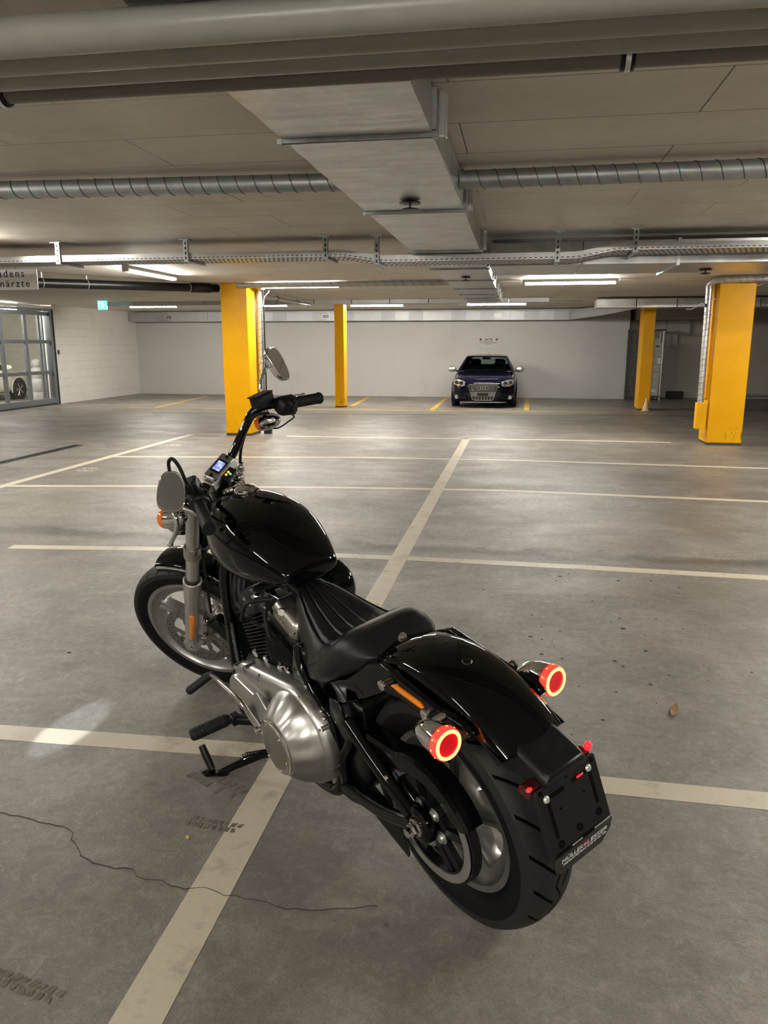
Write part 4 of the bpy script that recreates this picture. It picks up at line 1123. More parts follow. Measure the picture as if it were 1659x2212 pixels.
# rear fender
def arc_skin(m, cx, cz, stations, a0, a1, n, thick=.003):
    """stations: (half-width sign*y, radius) across; swept about the hub axis"""
    rings = []
    for i in range(n + 1):
        f = i / n; a = a0 + (a1 - a0) * f
        r = stations(f)
        o = [V3(cx + cos(a) * q, y, cz + sin(a) * q) for y, q in r]
        inn = [V3(cx + cos(a) * (q - thick), y * (1 - thick / .1), cz + sin(a) * (q - thick)) for y, q in r[::-1]]
        rings.append(o + inn)
    return m.loft(rings)
def rf_prof(f):
    # f: 0 = under the seat, 1 = tail edge
    skirt = .352 + .02 * f if f < .8 else .352 + .016 + (f - .8) / .2 * .045
    w = .098
    return [(w * .99, skirt), (w, .372 if f < .8 else max(.372, skirt + .008)), (w * 1.0, .398), (w * .965, .414), (w * .88, .425), (w * .72, .4345), (w * .45, .442), (0, .446), (-w * .45, .442), (-w * .72, .4345), (-w * .88, .425), (-w * .965, .414), (-w, .398), (-w, .372 if f < .8 else max(.372, skirt + .008)), (-w * .99, skirt)]
m = M(); arc_skin(m, .0, .326, rf_prof, radians(30), radians(132), 46, .0028)
bp(m, 'rear_fender', 'black_gloss', ang=50)
bp(M().lathe([(.001, .004), (.010, .003), (.013, .0)], V3(-.085, .0, .763), V3(-.2, 0, .98), 20), 'fender_plug', 'black_satin')
# fender struts, reflectors, nuts, rear signals
for s in (1, -1):
    y0 = .112 * s
    pts = [(.44, .535), (.40, .575), (.29, .625), (.17, .715), (.10, .742), (.03, .728), (-.10, .708), (-.19, .700), (-.215, .680), (-.19, .655), (-.08, .655), (.03, .668), (.10, .66), (.20, .60), (.30, .545), (.38, .50)]
    bp(M().prism(pts, (0, y0, 0), (1, 0, 0), (0, 0, 1), (0, s, 0), -.010, .010), 'fender_strut', 'black_gloss', bevel=.005, seg=3)
    for x, z in ((.078, .700), (-.086, .690)):
        m = M().lathe([(.001, .004), (.010, .004), (.013, .002), (.013, -.003), (.007, -.004), (.007, -.020), (.015, -.021), (.015, -.028)], V3(x, y0 + s * .030, z), V3(0, s, 0), 24)
        bp(m, 'strut_standoff', 'chrome')
    n = 10
    rg = []
    for i in range(n + 1):
        f = i / n; x = .056 - .118 * f; z = .702 - .012 * f; e = .0085 * sqrt(max(.02, 1 - (2 * f - 1) ** 16))
        rg.append([V3(x, y0 + s * .010, z - e), V3(x, y0 + s * .014, z - e), V3(x, y0 + s * .0175, z), V3(x, y0 + s * .014, z + e), V3(x, y0 + s * .010, z + e)])
    bp(M().loft(rg), 'side_reflector', 'amber_plastic')
    # bullet signal: chrome body, lit lens
    c = V3(-.180, .171, .683) if s > 0 else V3(-.185, -.156, .684)
    d = V3(-1, s * .03, .02).normalized()
    m = M().lathe([(.001, -.088), (.010, -.085), (.020, -.074), (.029, -.052), (.0345, -.025), (.036, -.004), (.036, .004)], c, d, 36)
    m.tube([c - d * .045 + V3(0, 0, .015), V3(-.135, s * .135, .700), V3(-.13, s * .112, .695)], .011, n=12, k=5)
    sg = bp(m, 'rear_signal', 'chrome')
    bp(M().lathe([(.0365, .002), (.0365, .020), (.033, .023), (.001, .021)], c, d, 40), 'lens', 'red_lens_lit', sg)
    bp(M().lathe([(.0270, .0225), (.0270, .0262), (.0315, .0262), (.0345, .0235), (.0345, .0225)], c, d, 48), 'light_ring', 'led_ring', sg)
    bp(M().lathe([(.0352, .004), (.0372, .005), (.0372, .020), (.0345, .024)], c, d, 48), 'ring_edge', 'led_ring_edge', sg)
    m = M()
    u, w = perp(d)
    for k in range(10):
        a = 2 * pi * k / 10
        m.ball(c + d * .010 + (u * cos(a) + w * sin(a)) * .0368, .0022, 8, 6)
    bp(m, 'led_dots', 'led_amber_dot', sg)

# number plate carrier
top, bot = V3(-.362, 0, .603), V3(-.400, 0, .455)
ub = (top - bot).normalized(); ua = V3(0, -1, 0); un = ua.cross(ub).normalized()
if un.x > 0: un = -un
PO = (top + bot) / 2; HH = (top - bot).length / 2; HW = .0925
def rr(w, h, r, n=5):
    out = []
    for cx, cy, a in ((w - r, h - r, 0), (-w + r, h - r, 90), (-w + r, -h + r, 180), (w - r, -h + r, 270)):
        for i in range(n + 1):
            b = radians(a + 90 * i / n); out.append((cx + r * cos(b), cy + r * sin(b)))
    return out
def pp(a, b, c=0): return PO + ua * a + ub * b + un * c
m = M().prism(rr(HW, HH, .008), PO, ua, ub, un, -.002, .002)
for e in (-1, 1): m.box(pp(e * (HW - .001), 0, -.005), (.012, .003, HH * 1.85), Matrix((un, ua, ub)).transposed())
plate = bp(m, 'plate_carrier', 'black_plate', bevel=.0012)
def slot(cx, cy, L, vertical, w=.0045):
    poly = [(w * cos(a), w * sin(a) + L / 2) for a in [pi * i / 6 for i in range(7)]] + [(w * cos(a), w * sin(a) - L / 2) for a in [pi + pi * i / 6 for i in range(7)]]
    if not vertical: poly = [(y, -x) for x, y in poly]
    bp(M().prism(poly, pp(cx, cy), ua, ub, un, .0018, .0026), 'adjusting_slot', 'void_black', plate)
slot(-.064, .0, .075, True); slot(.066, .012, .075, True); slot(-.034, .048, .036, False); slot(.034, .050, .036, False)
for a, b in ((-.078, .066), (.080, .064), (.0, .066), (-.036, .012), (.036, .012)): bp(M().cyl(pp(a, b, .0018), pp(a, b, .0027), .0028 if abs(a) < .07 else .006, n=12), 'hole', 'void_black', plate)
for a, b in ((-.060, -.056), (.0, -.050), (.062, -.048)): bp(M().lathe([(.001, .0018), (.008, .0018), (.0085, .0032), (.006, .0027), (.001, .0019)], PO + ua * a + ub * b, un, 20), 'clip_recess', 'void_black', plate)
m = M().box(pp(0, -HH + .004, .002), (.001, .16, .005), Matrix((un, ua, ub)).transposed())
bp(m, 'lip_gap', 'void_black', plate)
for a, b in ((-.066, .048), (.066, .052)):
    bp(M().lathe([(.001, .0065), (.004, .0062), (.0075, .004), (.0085, .002)], PO + ua * a + ub * b, un, 20), 'screw', 'screw_zinc', plate)
m = M().box(pp(-.018, -HH + .003, .0028), (.002, .032, .003), Matrix((un, ua, ub)).transposed()); m.box(pp(.062, -HH + .003, .0028), (.002, .05, .003), Matrix((un, ua, ub)).transposed())
bp(m, 'mounting_pad', 'label_grey', plate)
m = M().box(pp(.037, .050, .0028), (.001, .020, .0045), Matrix((un, ua, ub)).transposed()); bp(m, 'red_slit', 'red_glow', plate)
# lower lip with the dealer's lettering
l0 = bot + un * .003; l1 = V3(-.388, 0, .392)
lb = (l0 - l1).normalized(); ln = ua.cross(lb).normalized()
if ln.x > 0: ln = -ln
LL = (l0 - l1).length
lip = bp(M().prism([(-HW, 0), (HW, 0), (HW, -LL * .45), (HW - .022, -LL), (-HW + .030, -LL), (-HW + .006, -LL * .5)], l0, ua, lb, ln, -.002, .002), 'dealer_lip', 'black_plate', plate, bevel=.001)
m = M()
def lip_text(txt, size, a0, b0, width):
    V, F = text_mesh(txt, size, .0003, 'LEFT', 1.0)
    w = max(p.x for p in V) - min(p.x for p in V); x0 = min(p.x for p in V); k = width / w
    m.add([l0 + ua * (a0 + (p.x - x0) * k) + lb * (b0 + p.y) + ln * (.0024 + p.z) for p in V], F)
lip_text('MÜLLER', .0195, -.066, -.0275, .066); lip_text('LESSER', .0195, .0135, -.0275, .066)
lip_text('PREMIUM MOTORCYCLES SINCE 1980', .0085, -.060, -.0385, .138)
bp(m, 'lettering', 'text_white', plate)
m = M().prism([(-.001, -.027), (.011, -.027), (.011, -.012), (-.001, -.012)], l0, ua, lb, ln, .0022, .0028); m.cur = 1
m.prism([(.002, -.0215), (.008, -.0215), (.008, -.0185), (.002, -.0185)], l0, ua, lb, ln, .0026, .0033); m.prism([(.0035, -.024), (.0065, -.024), (.0065, -.016), (.0035, -.016)], l0, ua, lb, ln, .0026, .0033)
bp(m, 'cross_emblem', ['sign_red', 'text_white'], plate)
# plate lamp box, tail lamp behind the plate
rings = []
for x, z0, z1, w in ((-.235, .585, .672, .050), (-.27, .588, .668, .062), (-.30, .592, .655, .066), (-.345, .596, .637, .066), (-.372, .600, .622, .063)):
    rings.append([V3(x, -w, z0), V3(x, w, z0), V3(x, w, z1 - .012), V3(x, w - .012, z1), V3(x, -w + .012, z1), V3(x, -w, z1 - .012)])
bp(M().loft(rings), 'plate_lamp_housing', 'black_plastic', bevel=.006, seg=3)
m = M().loft([[V3(x, y, z) for x, z in ((-.31, .582), (-.352, .576), (-.356, .602), (-.325, .606))] for y in (-.093, -.085, .0, .085, .097)])
tl = bp(m, 'tail_lamp', 'red_plastic', bevel=.006)
for s in (-1, 1):
    m = M().ball(V3(-.350, s * .092, .612 if s < 0 else .604), (.008, .011, .011) if s < 0 else (.005, .008, .004), 14, 10); bp(m, 'lit_end', 'red_glow', tl)
bp(M().loft([[V3(x, w, z), V3(x, -w, z), V3(x, -w, z - .05), V3(x, w, z - .05)] for x, z, w in ((-.17, .69, .06), (-.25, .655, .055), (-.33, .60, .05))]), 'tail_bracket', 'black_plastic')

# swing arm
for s in (1, -1):
    m = M().tube([V3(.285, s * .135, .50), V3(.18, s * .138, .435), V3(.07, s * .14, .375), V3(.03, s * .14, .350)], .024, n=16, k=4)
    m.tube([V3(.37, s * .135, .245), V3(.20, s * .138, .265), V3(.07, s * .14, .305), V3(.03, s * .14, .320)], .022, n=16, k=4)
    m.lathe([(.001, .012), (.040, .012), (.050, .006), (.053, -.012), (.001, -.012)], V3(.006, s * .142, .332), V3(0, s, 0), 36)
    m.tube([V3(.285, s * .135, .50), V3(.31, s * .13, .42), V3(.37, s * .13, .33), V3(.37, s * .135, .245)], .018, n=14, k=4)
    bp(m, 'swing_arm', 'black_gloss')
m = M().prism([(.255, .455), (.30, .565), (.345, .56), (.36, .50), (.30, .44)], (0, .15, 0), (1, 0, 0), (0, 0, 1), (0, 1, 0), -.003, .003); bp(m, 'frame_gusset', 'black_gloss', bevel=.002)
bp(M().prism([(.39, .235), (.41, .195), (.36, .195), (.25, .225), (.094, .165), (.088, .18), (.115, .262), (.25, .255)], (0, .134, 0), (1, 0, 0), (0, 0, 1), (0, 1, 0), -.003, .003), 'debris_guard', 'black_matte', bevel=.001)
# belt guard
m = M(); rings = []
for i in range(33):
    f = i / 32
    if f < .25:
        g = f / .25; p = V3(.34, 0, .485).lerp(V3(cos(radians(62)) * .195, 0, .323 + sin(radians(62)) * .195), g); o = V3(.30, 0, .95).normalized()
    else:
        a = radians(62 + 92 * (f - .25) / .75); o = V3(cos(a), 0, sin(a)); p = V3(0, 0, .323) + o * .195
    h = .052 if f < .9 else .052 - (f - .9) * .2
    rings.append([p - o * h + Y * .134, p - o * .010 + Y * .136, p + o * .0 + Y * .128, p + Y * .084, p - o * .004 + Y * .084, p - o * .005 + Y * .124, p - o * .014 + Y * .131, p - o * h + Y * .130])
m.loft(rings); bg = bp(m, 'belt_guard', 'black_gloss', ang=40)
bp(M().lathe([(.001, .006), (.006, .005), (.009, .0)], V3(.115, .150, .415), V3(0, 1, 0), 18), 'guard_bolt', 'chrome', bg)

# frame
for s in (1, -1):
    m = M().tube([V3(1.10, s * .03, .80), V3(1.125, s * .075, .70), V3(1.14, s * .09, .50), V3(1.165, s * .095, .30), V3(1.17, s * .10, .20), V3(1.12, s * .11, .145), V3(.9, s * .115, .135), V3(.55, s * .115, .14), V3(.44, s * .115, .20), V3(.42, s * .11, .34), V3(.43, s * .10, .52), V3(.46, s * .07, .66)], .021, n=16, k=5)
    bp(m, 'frame_tube', 'black_gloss')
bp(M().tube([V3(1.17, 0, .90), V3(1.0, 0, .83), V3(.7, 0, .74), V3(.46, 0, .66)], .032, n=18, k=5), 'frame_backbone', 'black_satin')
bp(M().cyl(st((1.268, 0, .80)), st((1.165, 0, .985)), .036), 'steering_head', 'black_satin')
m = M().loft([[V3(x, w, z0), V3(x, -w, z0), V3(x, -w, z1), V3(x, w, z1)] for x, w, z0, z1 in ((.56, .10, .24, .56), (.50, .115, .21, .60), (.40, .12, .21, .57), (.30, .115, .25, .55), (.27, .10, .30, .52))])
bp(m, 'rear_frame_box', 'black_satin', bevel=.012, seg=3)
# side cover below the seat
m = M().prism([(.50, .665), (.545, .64), (.585, .55), (.580, .47), (.545, .405), (.51, .40), (.49, .43), (.50, .52), (.47, .60)], (0, .128, 0), (1, 0, 0), (0, 0, 1), (0, 1, 0), -.03, .012)
sc_ = bp(m, 'side_cover', 'black_gloss', bevel=.010, seg=3)
for x, z in ((.515, .43), (.53, .56)): bp(M().lathe([(.001, .006), (.006, .005), (.008, 0)], V3(x, .140, z), V3(0, 1, 0), 16), 'cover_bolt', 'chrome', sc_)
m = M().tube([V3(.515, .135, .655), V3(.50, .145, .60), V3(.46, .145, .54), V3(.42, .142, .50), V3(.385, .14, .47), V3(.375, .138, .38), V3(.38, .136, .30)], .014, n=14, k=5); bp(m, 'frame_rail', 'black_gloss')
for x, z in ((.47, .545), (.405, .49), (.395, .47)): bp(M().lathe([(.001, .012), (.006, .011), (.008, .006), (.008, -.004)], V3(x, .150, z), V3(0, 1, 0), 16), 'rail_bolt', 'chrome')
m = M().cyl(V3(.435, .125, .335), V3(.435, .150, .335), .022, .020); m.cyl(V3(.435, .150, .335), V3(.435, .166, .335), .018, n=6); m.cyl(V3(.435, .166, .335), V3(.435, .172, .335), .010)
bp(m, 'pivot_nut', 'chrome')
bp(M().box(V3(.47, .09, .215), (.10, .06, .10), Matrix.Rotation(radians(20), 3, 'Y')), 'bracket_block', 'satin_silver', bevel=.012, seg=3)

# engine
m = M().loft([[V3(x, y * w, z) for y, z in ((1, z0 + .03), (.9, z0), (-.9, z0), (-1, z0 + .03), (-1, z1 - .04), (-.8, z1), (.8, z1), (1, z1 - .04))] for x, w, z0, z1 in ((1.03, .10, .24, .40), (1.0, .13, .19, .44), (.90, .135, .165, .475), (.70, .135, .165, .475), (.56, .13, .18, .46), (.47, .11, .20, .44))])
eng = bp(m, 'crankcase', 'engine_black', bevel=.008)
C0 = V3(.79, 0, .36)
for s, nm in ((1, 'front'), (-1, 'rear')):
    a = radians(22.5) * s; d = V3(sin(a), 0, cos(a)); u = V3(cos(a), 0, -sin(a))
    m = M(); m.cyl(C0 + d * .08, C0 + d * .30, .07, n=32)
    for k in range(15):
        c = C0 + d * (.105 + k * .0118); q = .112 if k < 11 else .108
        poly = rr(q, .118, .045, 5)
        m.prism(poly, c, u, Y, d, -.0018, .0018)
    cy = bp(m, nm + '_cylinder', 'engine_black', ang=30)
    m = M().prism(rr(.095, .105, .03), C0, u, Y, d, .278, .312); bp(m, 'cylinder_head', 'engine_black', cy, bevel=.004)
    rg = []
    for h, k in ((.312, 1.0), (.345, 1.0), (.362, .93), (.370, .80)): rg.append([C0 + d * h + u * (x * k) + Y * (y * k) for x, y in rr(.075, .102, .025, 4)])
    rk = M().loft(rg); bp(rk, 'rocker_cover', 'machined_aluminium' if s < 0 else 'engine_black', cy, ang=40)
    m = M()
    for x, y in ((.06, .09), (-.06, .09), (.06, -.09), (-.06, -.09), (0, .098)): m.lathe([(.001, .012), (.006, .011), (.008, .006), (.008, 0)], C0 + d * .335 + u * x + Y * y, V3(0, 1 if y > 0 else -1, .6), 12)
    bp(m, 'cover_bolts', 'chrome', cy)
    m = M().tube([C0 + d * .27 + Y * .10, C0 + d * .275 + Y * .135, C0 + d * .29 + Y * .14 + u * (-.02 * s), C0 + d * .325 + Y * .12 - u * (.07 * s), V3(.79, .05, .69)], .0065, n=10, k=5); bp(m, 'spark_lead', 'rubber', cy)
bp(M().cyl(V3(.79, .09, .640), V3(.80, .02, .665), .033, .028, n=28).lathe([(.034, 0), (.040, .004), (.034, .008)], V3(.79, .09, .64), V3(0, 1, 0), 28), 'intake_horn', 'chrome')
m = M().box(V3(.80, .035, .68), (.13, .05, .05)); m.cyl(V3(.84, .06, .66), V3(.90, .09, .655), .018); m.cyl(V3(.72, .06, .68), V3(.66, .10, .70), .014); m.ball(V3(.86, .085, .69), .016, 12, 8); m.ball(V3(.745, .09, .665), .013, 12, 8)
bp(m, 'intake_body', 'chrome', bevel=.004)
m = M().tube([V3(1.07, .05, .60), V3(1.02, .09, .62), V3(.95, .10, .615), V3(.86, .105, .60), V3(.78, .10, .615), V3(.70, .08, .62)], .010, n=12, k=5); bp(m, 'wiring_loom', 'rubber')
m = M().tube([V3(1.02, .06, .70), V3(.98, .09, .66), V3(.96, .09, .60), V3(.97, .07, .55)], .012, n=12, k=5); m.tube([V3(1.08, .03, .74), V3(1.04, .08, .68), V3(1.04, .085, .60)], .009, n=10, k=5); bp(m, 'hose', 'rubber')
# air cleaner on the right side
m = M().lathe([(.001, .032), (.045, .031), (.070, .024), (.083, .011), (.086, 0), (.086, -.05), (.07, -.075)], V3(.80, -.192, .655), V3(0, -1, 0), 44); bp(m, 'air_cleaner', 'black_gloss')
# exhaust on the right side
m = M().tube([V3(.98, -.07, .60), V3(1.06, -.15, .53), V3(1.04, -.19, .38), V3(.90, -.19, .25), V3(.55, -.185, .21), V3(.25, -.18, .20)], .022, n=16, k=6); m.tube([V3(.60, -.08, .58), V3(.58, -.16, .50), V3(.62, -.19, .38), V3(.52, -.19, .27), V3(.25, -.185, .245)], .022, n=16, k=6); m.tube([V3(.30, -.182, .22), V3(.22, -.18, .23), V3(.04, -.175, .25), V3(.0, -.172, .255)], [.03, .042, .042, .034], n=20, k=4)
bp(m, 'exhaust', 'black_satin')
# regulator and cooler between the front tubes
m = M()
for k in range(12): m.box(V3(1.135 - k * .0002, 0, .33 + k * .018), (.05, .15, .005))
m.box(V3(1.12, 0, .43), (.03, .15, .23)); bp(m, 'oil_cooler', 'engine_black')
m = M().prism([(1.075, .30), (1.105, .30), (1.075, .54), (1.05, .54)], (0, .1145, 0), (1, 0, 0), (0, 0, 1), (0, 1, 0), -.002, .002); lb_ = bp(m, 'frame_plate', 'black_satin')
m = M()
for i in range(13):
    for j in range(2):
        x = 1.088 - i * .0014 + j * .009; m.box(V3(x, .1170, .375 + i * .011), (.0035 + .002 * ((i * 7 + j * 3) % 3), .0006, .003))
bp(m, 'label_print', 'label_grey', lb_)
bp(M().box(V3(1.087, .117, .345), (.010, .0008, .012)), 'label_tag', 'label_grey', lb_)

# primary drive cover
def hull2(x0, z0, r0, x1, z1, r1, n=20):
    D = V3(x1 - x0, 0, z1 - z0); L = D.length; ang = atan2(D.z, D.x); k = math.acos(max(-1, min(1, (r0 - r1) / L)))
    out = []
    for i in range(n + 1):
        a = ang + k + (2 * pi - 2 * k) * i / n; out.append((x0 + r0 * cos(a), z0 + r0 * sin(a)))
    for i in range(n + 1):
        a = ang - k + 2 * k * i / n; out.append((x1 + r1 * cos(a), z1 + r1 * sin(a)))
    return out
RX, RZ, FX, FZ = .520, .370, .865, .375
rings = []
for y, r0, r1 in ((.125, .158, .100), (.165, .158, .100), (.178, .154, .096), (.186, .146, .088), (.190, .138, .080)):
    rings.append([V3(x, y, z) for x, z in hull2(RX, RZ, r0, FX, FZ, r1)])
prim = bp(M().loft(rings), 'primary_cover', 'polished_aluminium', ang=60)
n = 64; rings = []
for y, r, fl_ in ((.170, .150, 0), (.195, .142, .25), (.220, .128, .8), (.240, .109, 1.0), (.254, .096, .5), (.260, .0905, 0), (.262, .088, 0)):
    ring = []
    for i in range(n):
        a = 2 * pi * i / n
        q = r + fl_ * .0045 * cos(a * 12) * (1 if -2.0 < ((a + .6) % (2 * pi)) - pi < 2.6 else .3)
        ring.append(V3(RX + q * cos(a), y, RZ + q * sin(a)))
    rings.append(ring)
dome = bp(M().loft(rings), 'clutch_dome', 'polished_aluminium', prim, ang=60)
m = M().lathe([(.001, .006), (.066, .0058), (.076, .004), (.080, .001), (.082, -.004), (.082, -.008)], V3(RX, .266, RZ), Y, 56); bp(m, 'derby_cover', 'machined_aluminium', prim)
bp(M().torus(V3(RX, .2655, RZ), Y, .0835, .0035, 56, 8), 'derby_ring', 'chrome', prim)
for k in range(6):
    a = 2 * pi * k / 6 + .25; bp(M().lathe([(.001, .0045), (.0032, .004), (.0045, 0)], V3(RX + .073 * cos(a), .2712, RZ + .073 * sin(a)), Y, 14), 'derby_screw', 'chrome', prim)
rings = []
for y, k in ((.188, 1.0), (.205, .98), (.212, .93), (.214, .85)):
    rings.append([V3(FX - .025 + (x - FX + .025) * k, y, FZ + (z - FZ) * k) for x, z in hull2(.72, FZ, .050, .885, FZ, .066, 14)])
bp(M().loft(rings), 'front_boss', 'polished_aluminium', prim, ang=45)
for a in (20, 62, 105, 150, 200, 245, 290):
    x, z = RX + .148 * cos(radians(a)), RZ + .148 * sin(radians(a))
    if x < .62 or abs(z - RZ) > .12:
        m = M().cyl(V3(x, .140, z), V3(x, .174, z), .013, .011, n=18); m.cyl(V3(x, .173, z), V3(x, .181, z), .007, n=6); bp(m, 'cover_bolt', 'polished_aluminium', prim)
for x, z in ((.74, .478), (.84, .473), (.93, .445), (.95, .33), (.80, .262)):
    m = M().cyl(V3(x, .150, z), V3(x, .186, z), .012, n=16); m.cyl(V3(x, .185, z), V3(x, .194, z), .007, n=6); bp(m, 'cover_bolt', 'polished_aluminium', prim)
for x, z in ((.80, .495), (.88, .490), (.70, .50)): bp(M().lathe([(.001, .016), (.008, .014), (.011, .004), (.012, -.01)], V3(x, .12, z), V3(0, .5, .85), 16), 'case_bolt', 'chrome', eng)
m = M().tube([V3(.72, .10, .505), V3(.66, .12, .51), V3(.62, .125, .505), V3(.58, .12, .50)], .008, n=10, k=4); m.ball(V3(.72, .10, .505), .018, 14, 10)
bp(m, 'sensor_fitting', 'chrome', eng)
# shift lever, pegs, kickstand
m = M().tube([V3(.70, .235, .335), V3(.735, .240, .365), V3(.79, .245, .405), V3(.86, .248, .418), V3(.94, .252, .425), V3(1.0, .255, .425)], [.010, .010, .009, .0085, .008, .008], n=12, k=5)
sl = bp(m, 'shift_lever', 'chrome')
m = M().tube([V3(.985, .245, .425), V3(1.0, .262, .418), V3(1.02, .33, .386), V3(1.022, .336, .383)], [.012, .015, .015, .010], n=18); bp(m, 'shift_peg', 'rubber', sl)
bp(M().tube([V3(.69, .20, .335), V3(.70, .25, .335)], .013, n=14), 'shift_pivot', 'chrome', sl)
m = M().prism([(.66, .30), (.72, .33), (.76, .42), (.70, .46), (.64, .40)], (0, .215, 0), (1, 0, 0), (0, 0, 1), (0, 1, 0), -.004, .004); bp(m, 'peg_bracket', 'satin_silver', bevel=.003)
a, b = V3(.880, .262, .305), V3(.905, .395, .295)
m = M().tube([a.lerp(b, f) for f in (0, .06, .12, .88, .95, 1)], [.012, .019, .021, .0215, .0205, .014], n=20)
for k in range(9): m.torus(a.lerp(b, .16 + k * .085), b - a, .0213, .0016, 20, 6)
pg = bp(m, 'foot_peg', 'rubber')
m = M().tube([V3(.79, .19, .30), V3(.84, .225, .30), V3(.878, .262, .305)], [.016, .018, .016], n=14, k=4); m.box(V3(.865, .25, .305), (.035, .03, .035)); bp(m, 'peg_mount', 'black_satin', pg, bevel=.004)
foot = V3(.990, .322, .0625)
m = M().tube([V3(.74, .13, .16), V3(.83, .18, .145), V3(.90, .25, .112), foot + V3(-.03, -.02, .012)], [.015, .015, .014, .012], n=14, k=5)
m.prism([(-.040, -.015), (.030, -.018), (.045, 0), (.030, .018), (-.040, .015), (-.050, 0)], foot, (.58, .80, .144), (-.81, .57, .10), (0, -.177, .984), -.004, .004)
ks = bp(m, 'kickstand', 'black_gloss', ang=40)
m = M().tube([foot + V3(.02, .0, .004), foot + V3(.042, .002, .045), foot + V3(.062, .004, .086)], [.012, .014, .012], n=12); bp(m, 'kickstand_tab', 'black_plastic', ks)
m = M().tube([V3(.76, .15, .185) + (V3(.90, .235, .135) - V3(.76, .15, .185)) * (i / 120) + V3(0, .008 * cos(i * .9), .008 * sin(i * .9)) for i in range(121)], .0022, n=6); bp(m, 'return_spring', 'black_satin', ks)

# fuel tank
def sup(w, zt, zb, n=40, e=2.3, low=.42):
    zc = zb + (zt - zb) * low; out = []
    for i in range(n):
        a = 2 * pi * i / n; c, s = cos(a), sin(a)
        x = math.copysign(abs(c) ** (2 / e), c) * w
        z = math.copysign(abs(s) ** (2 / e), s); out.append((x, zc + z * ((zt - zc) if z > 0 else (zc - zb))))
    return out
rings = []
TK = ((1.165, .045, .935, .855), (1.155, .075, .955, .825), (1.12, .112, .985, .785), (1.06, .138, 1.003, .76), (.98, .158, 1.010, .745), (.90, .167, 1.008, .742), (.82, .165, .995, .746), (.75, .150, .968, .754), (.69, .130, .932, .764), (.645, .113, .896, .774), (.615, .099, .866, .782), (.603, .090, .848, .79), (.598, .070, .833, .80))
for x, w, zt, zb in TK: rings.append([V3(x, y, z) for y, z in sup(w, zt, zb)])
tank = bp(M().loft(rings), 'fuel_tank', 'black_gloss', ang=70, sub=1)
m = M().lathe([(.001, .014), (.02, .0135), (.031, .011), (.0365, .006), (.0375, .0), (.0375, -.006), (.030, -.012)], V3(.975, -.002, 1.016), V3(-.04, 0, 1), 44); bp(m, 'filler_cap', 'chrome', tank)
bp(M().lathe([(.040, .0), (.046, .002), (.049, -.004), (.048, -.012)], V3(.975, -.002, 1.008), V3(-.04, 0, 1), 44), 'cap_seat', 'black_satin', tank)

# seat
SE = ((.645, .035, .770, .735, 0), (.63, .060, .778, .700, 0), (.585, .090, .770, .65, 0), (.53, .118, .752, .60, 0), (.47, .143, .732, .58, 0), (.42, .160, .718, .585, 0), (.375, .168, .714, .60, 0), (.34, .170, .720, .612, .3), (.312, .168, .740, .625, .8), (.290, .163, .757, .637, 1), (.265, .156, .764, .652, 1), (.235, .146, .764, .668, 1), (.205, .133, .757, .685, 1), (.18, .118, .745, .698, 1), (.163, .100, .732, .707, 1), (.155, .080, .722, .712, 1))
def seat_sec(x, w, zt, zb, lip):
    pts = []; n = 90
    for i in range(n + 1):
        f = 2 * i / n - 1
        y = w * f
        r = (1 - abs(f) ** 5.0)
        z = zb + .02 + (zt - zb - .02) * (r ** .55) - (.0 if lip else .012 * f * f)
        if lip < .4 and abs(f) < .70 and x < .62:
            g_ = abs(((f * 3.8 + .5) % 1) - .5) * 2; z -= .0075 * math.exp(-((1 - g_) / .16) ** 2) + .003
        pts.append(V3(x, y, z))
    pts += [V3(x, w * .93, zb), V3(x, w * .4, zb - .005), V3(x, -w * .4, zb - .005), V3(x, -w * .93, zb)]
    return pts
fine = []
for (a, b) in zip(SE, SE[1:]):
    k = 3
    for i in range(k): fine.append(tuple(a[j] + (b[j] - a[j]) * i / k for j in range(5)))
fine.append(SE[-1])
seat = bp(M().loft([seat_sec(*q) for q in fine]), 'seat', 'leather', ang=75)
def seat_top(x, f):
    for a, b in zip(SE, SE[1:]):
        if b[0] <= x <= a[0]:
            g = (a[0] - x) / (a[0] - b[0]); q = [a[j] + (b[j] - a[j]) * g for j in range(5)]; break
    r = (1 - abs(f) ** 5.0)
    return V3(x, q[1] * f, q[3] + .02 + (q[2] - q[3] - .02) * (r ** .55) - .012 * f * f * (1 - q[4]))
m = M(); pts = [seat_top(.45, .99), seat_top(.41, .96), seat_top(.365, .91), seat_top(.325, .85), seat_top(.303, .74), seat_top(.298, .5), seat_top(.298, .2), seat_top(.298, -.2), seat_top(.298, -.5), seat_top(.303, -.74), seat_top(.325, -.85), seat_top(.365, -.91), seat_top(.41, -.96)]
m.tube(pts, .0035, n=8, k=4); m.tube([p + V3(-.012, 0, .004) for p in pts], .002, n=6, k=4); bp(m, 'seam_piping', 'leather', seat)
bp(M().lathe([(.001, .008), (.010, .006), (.013, 0), (.013, -.01)], V3(.168, .0, .742), V3(-.6, 0, .8), 20), 'seat_screw', 'chrome', seat)

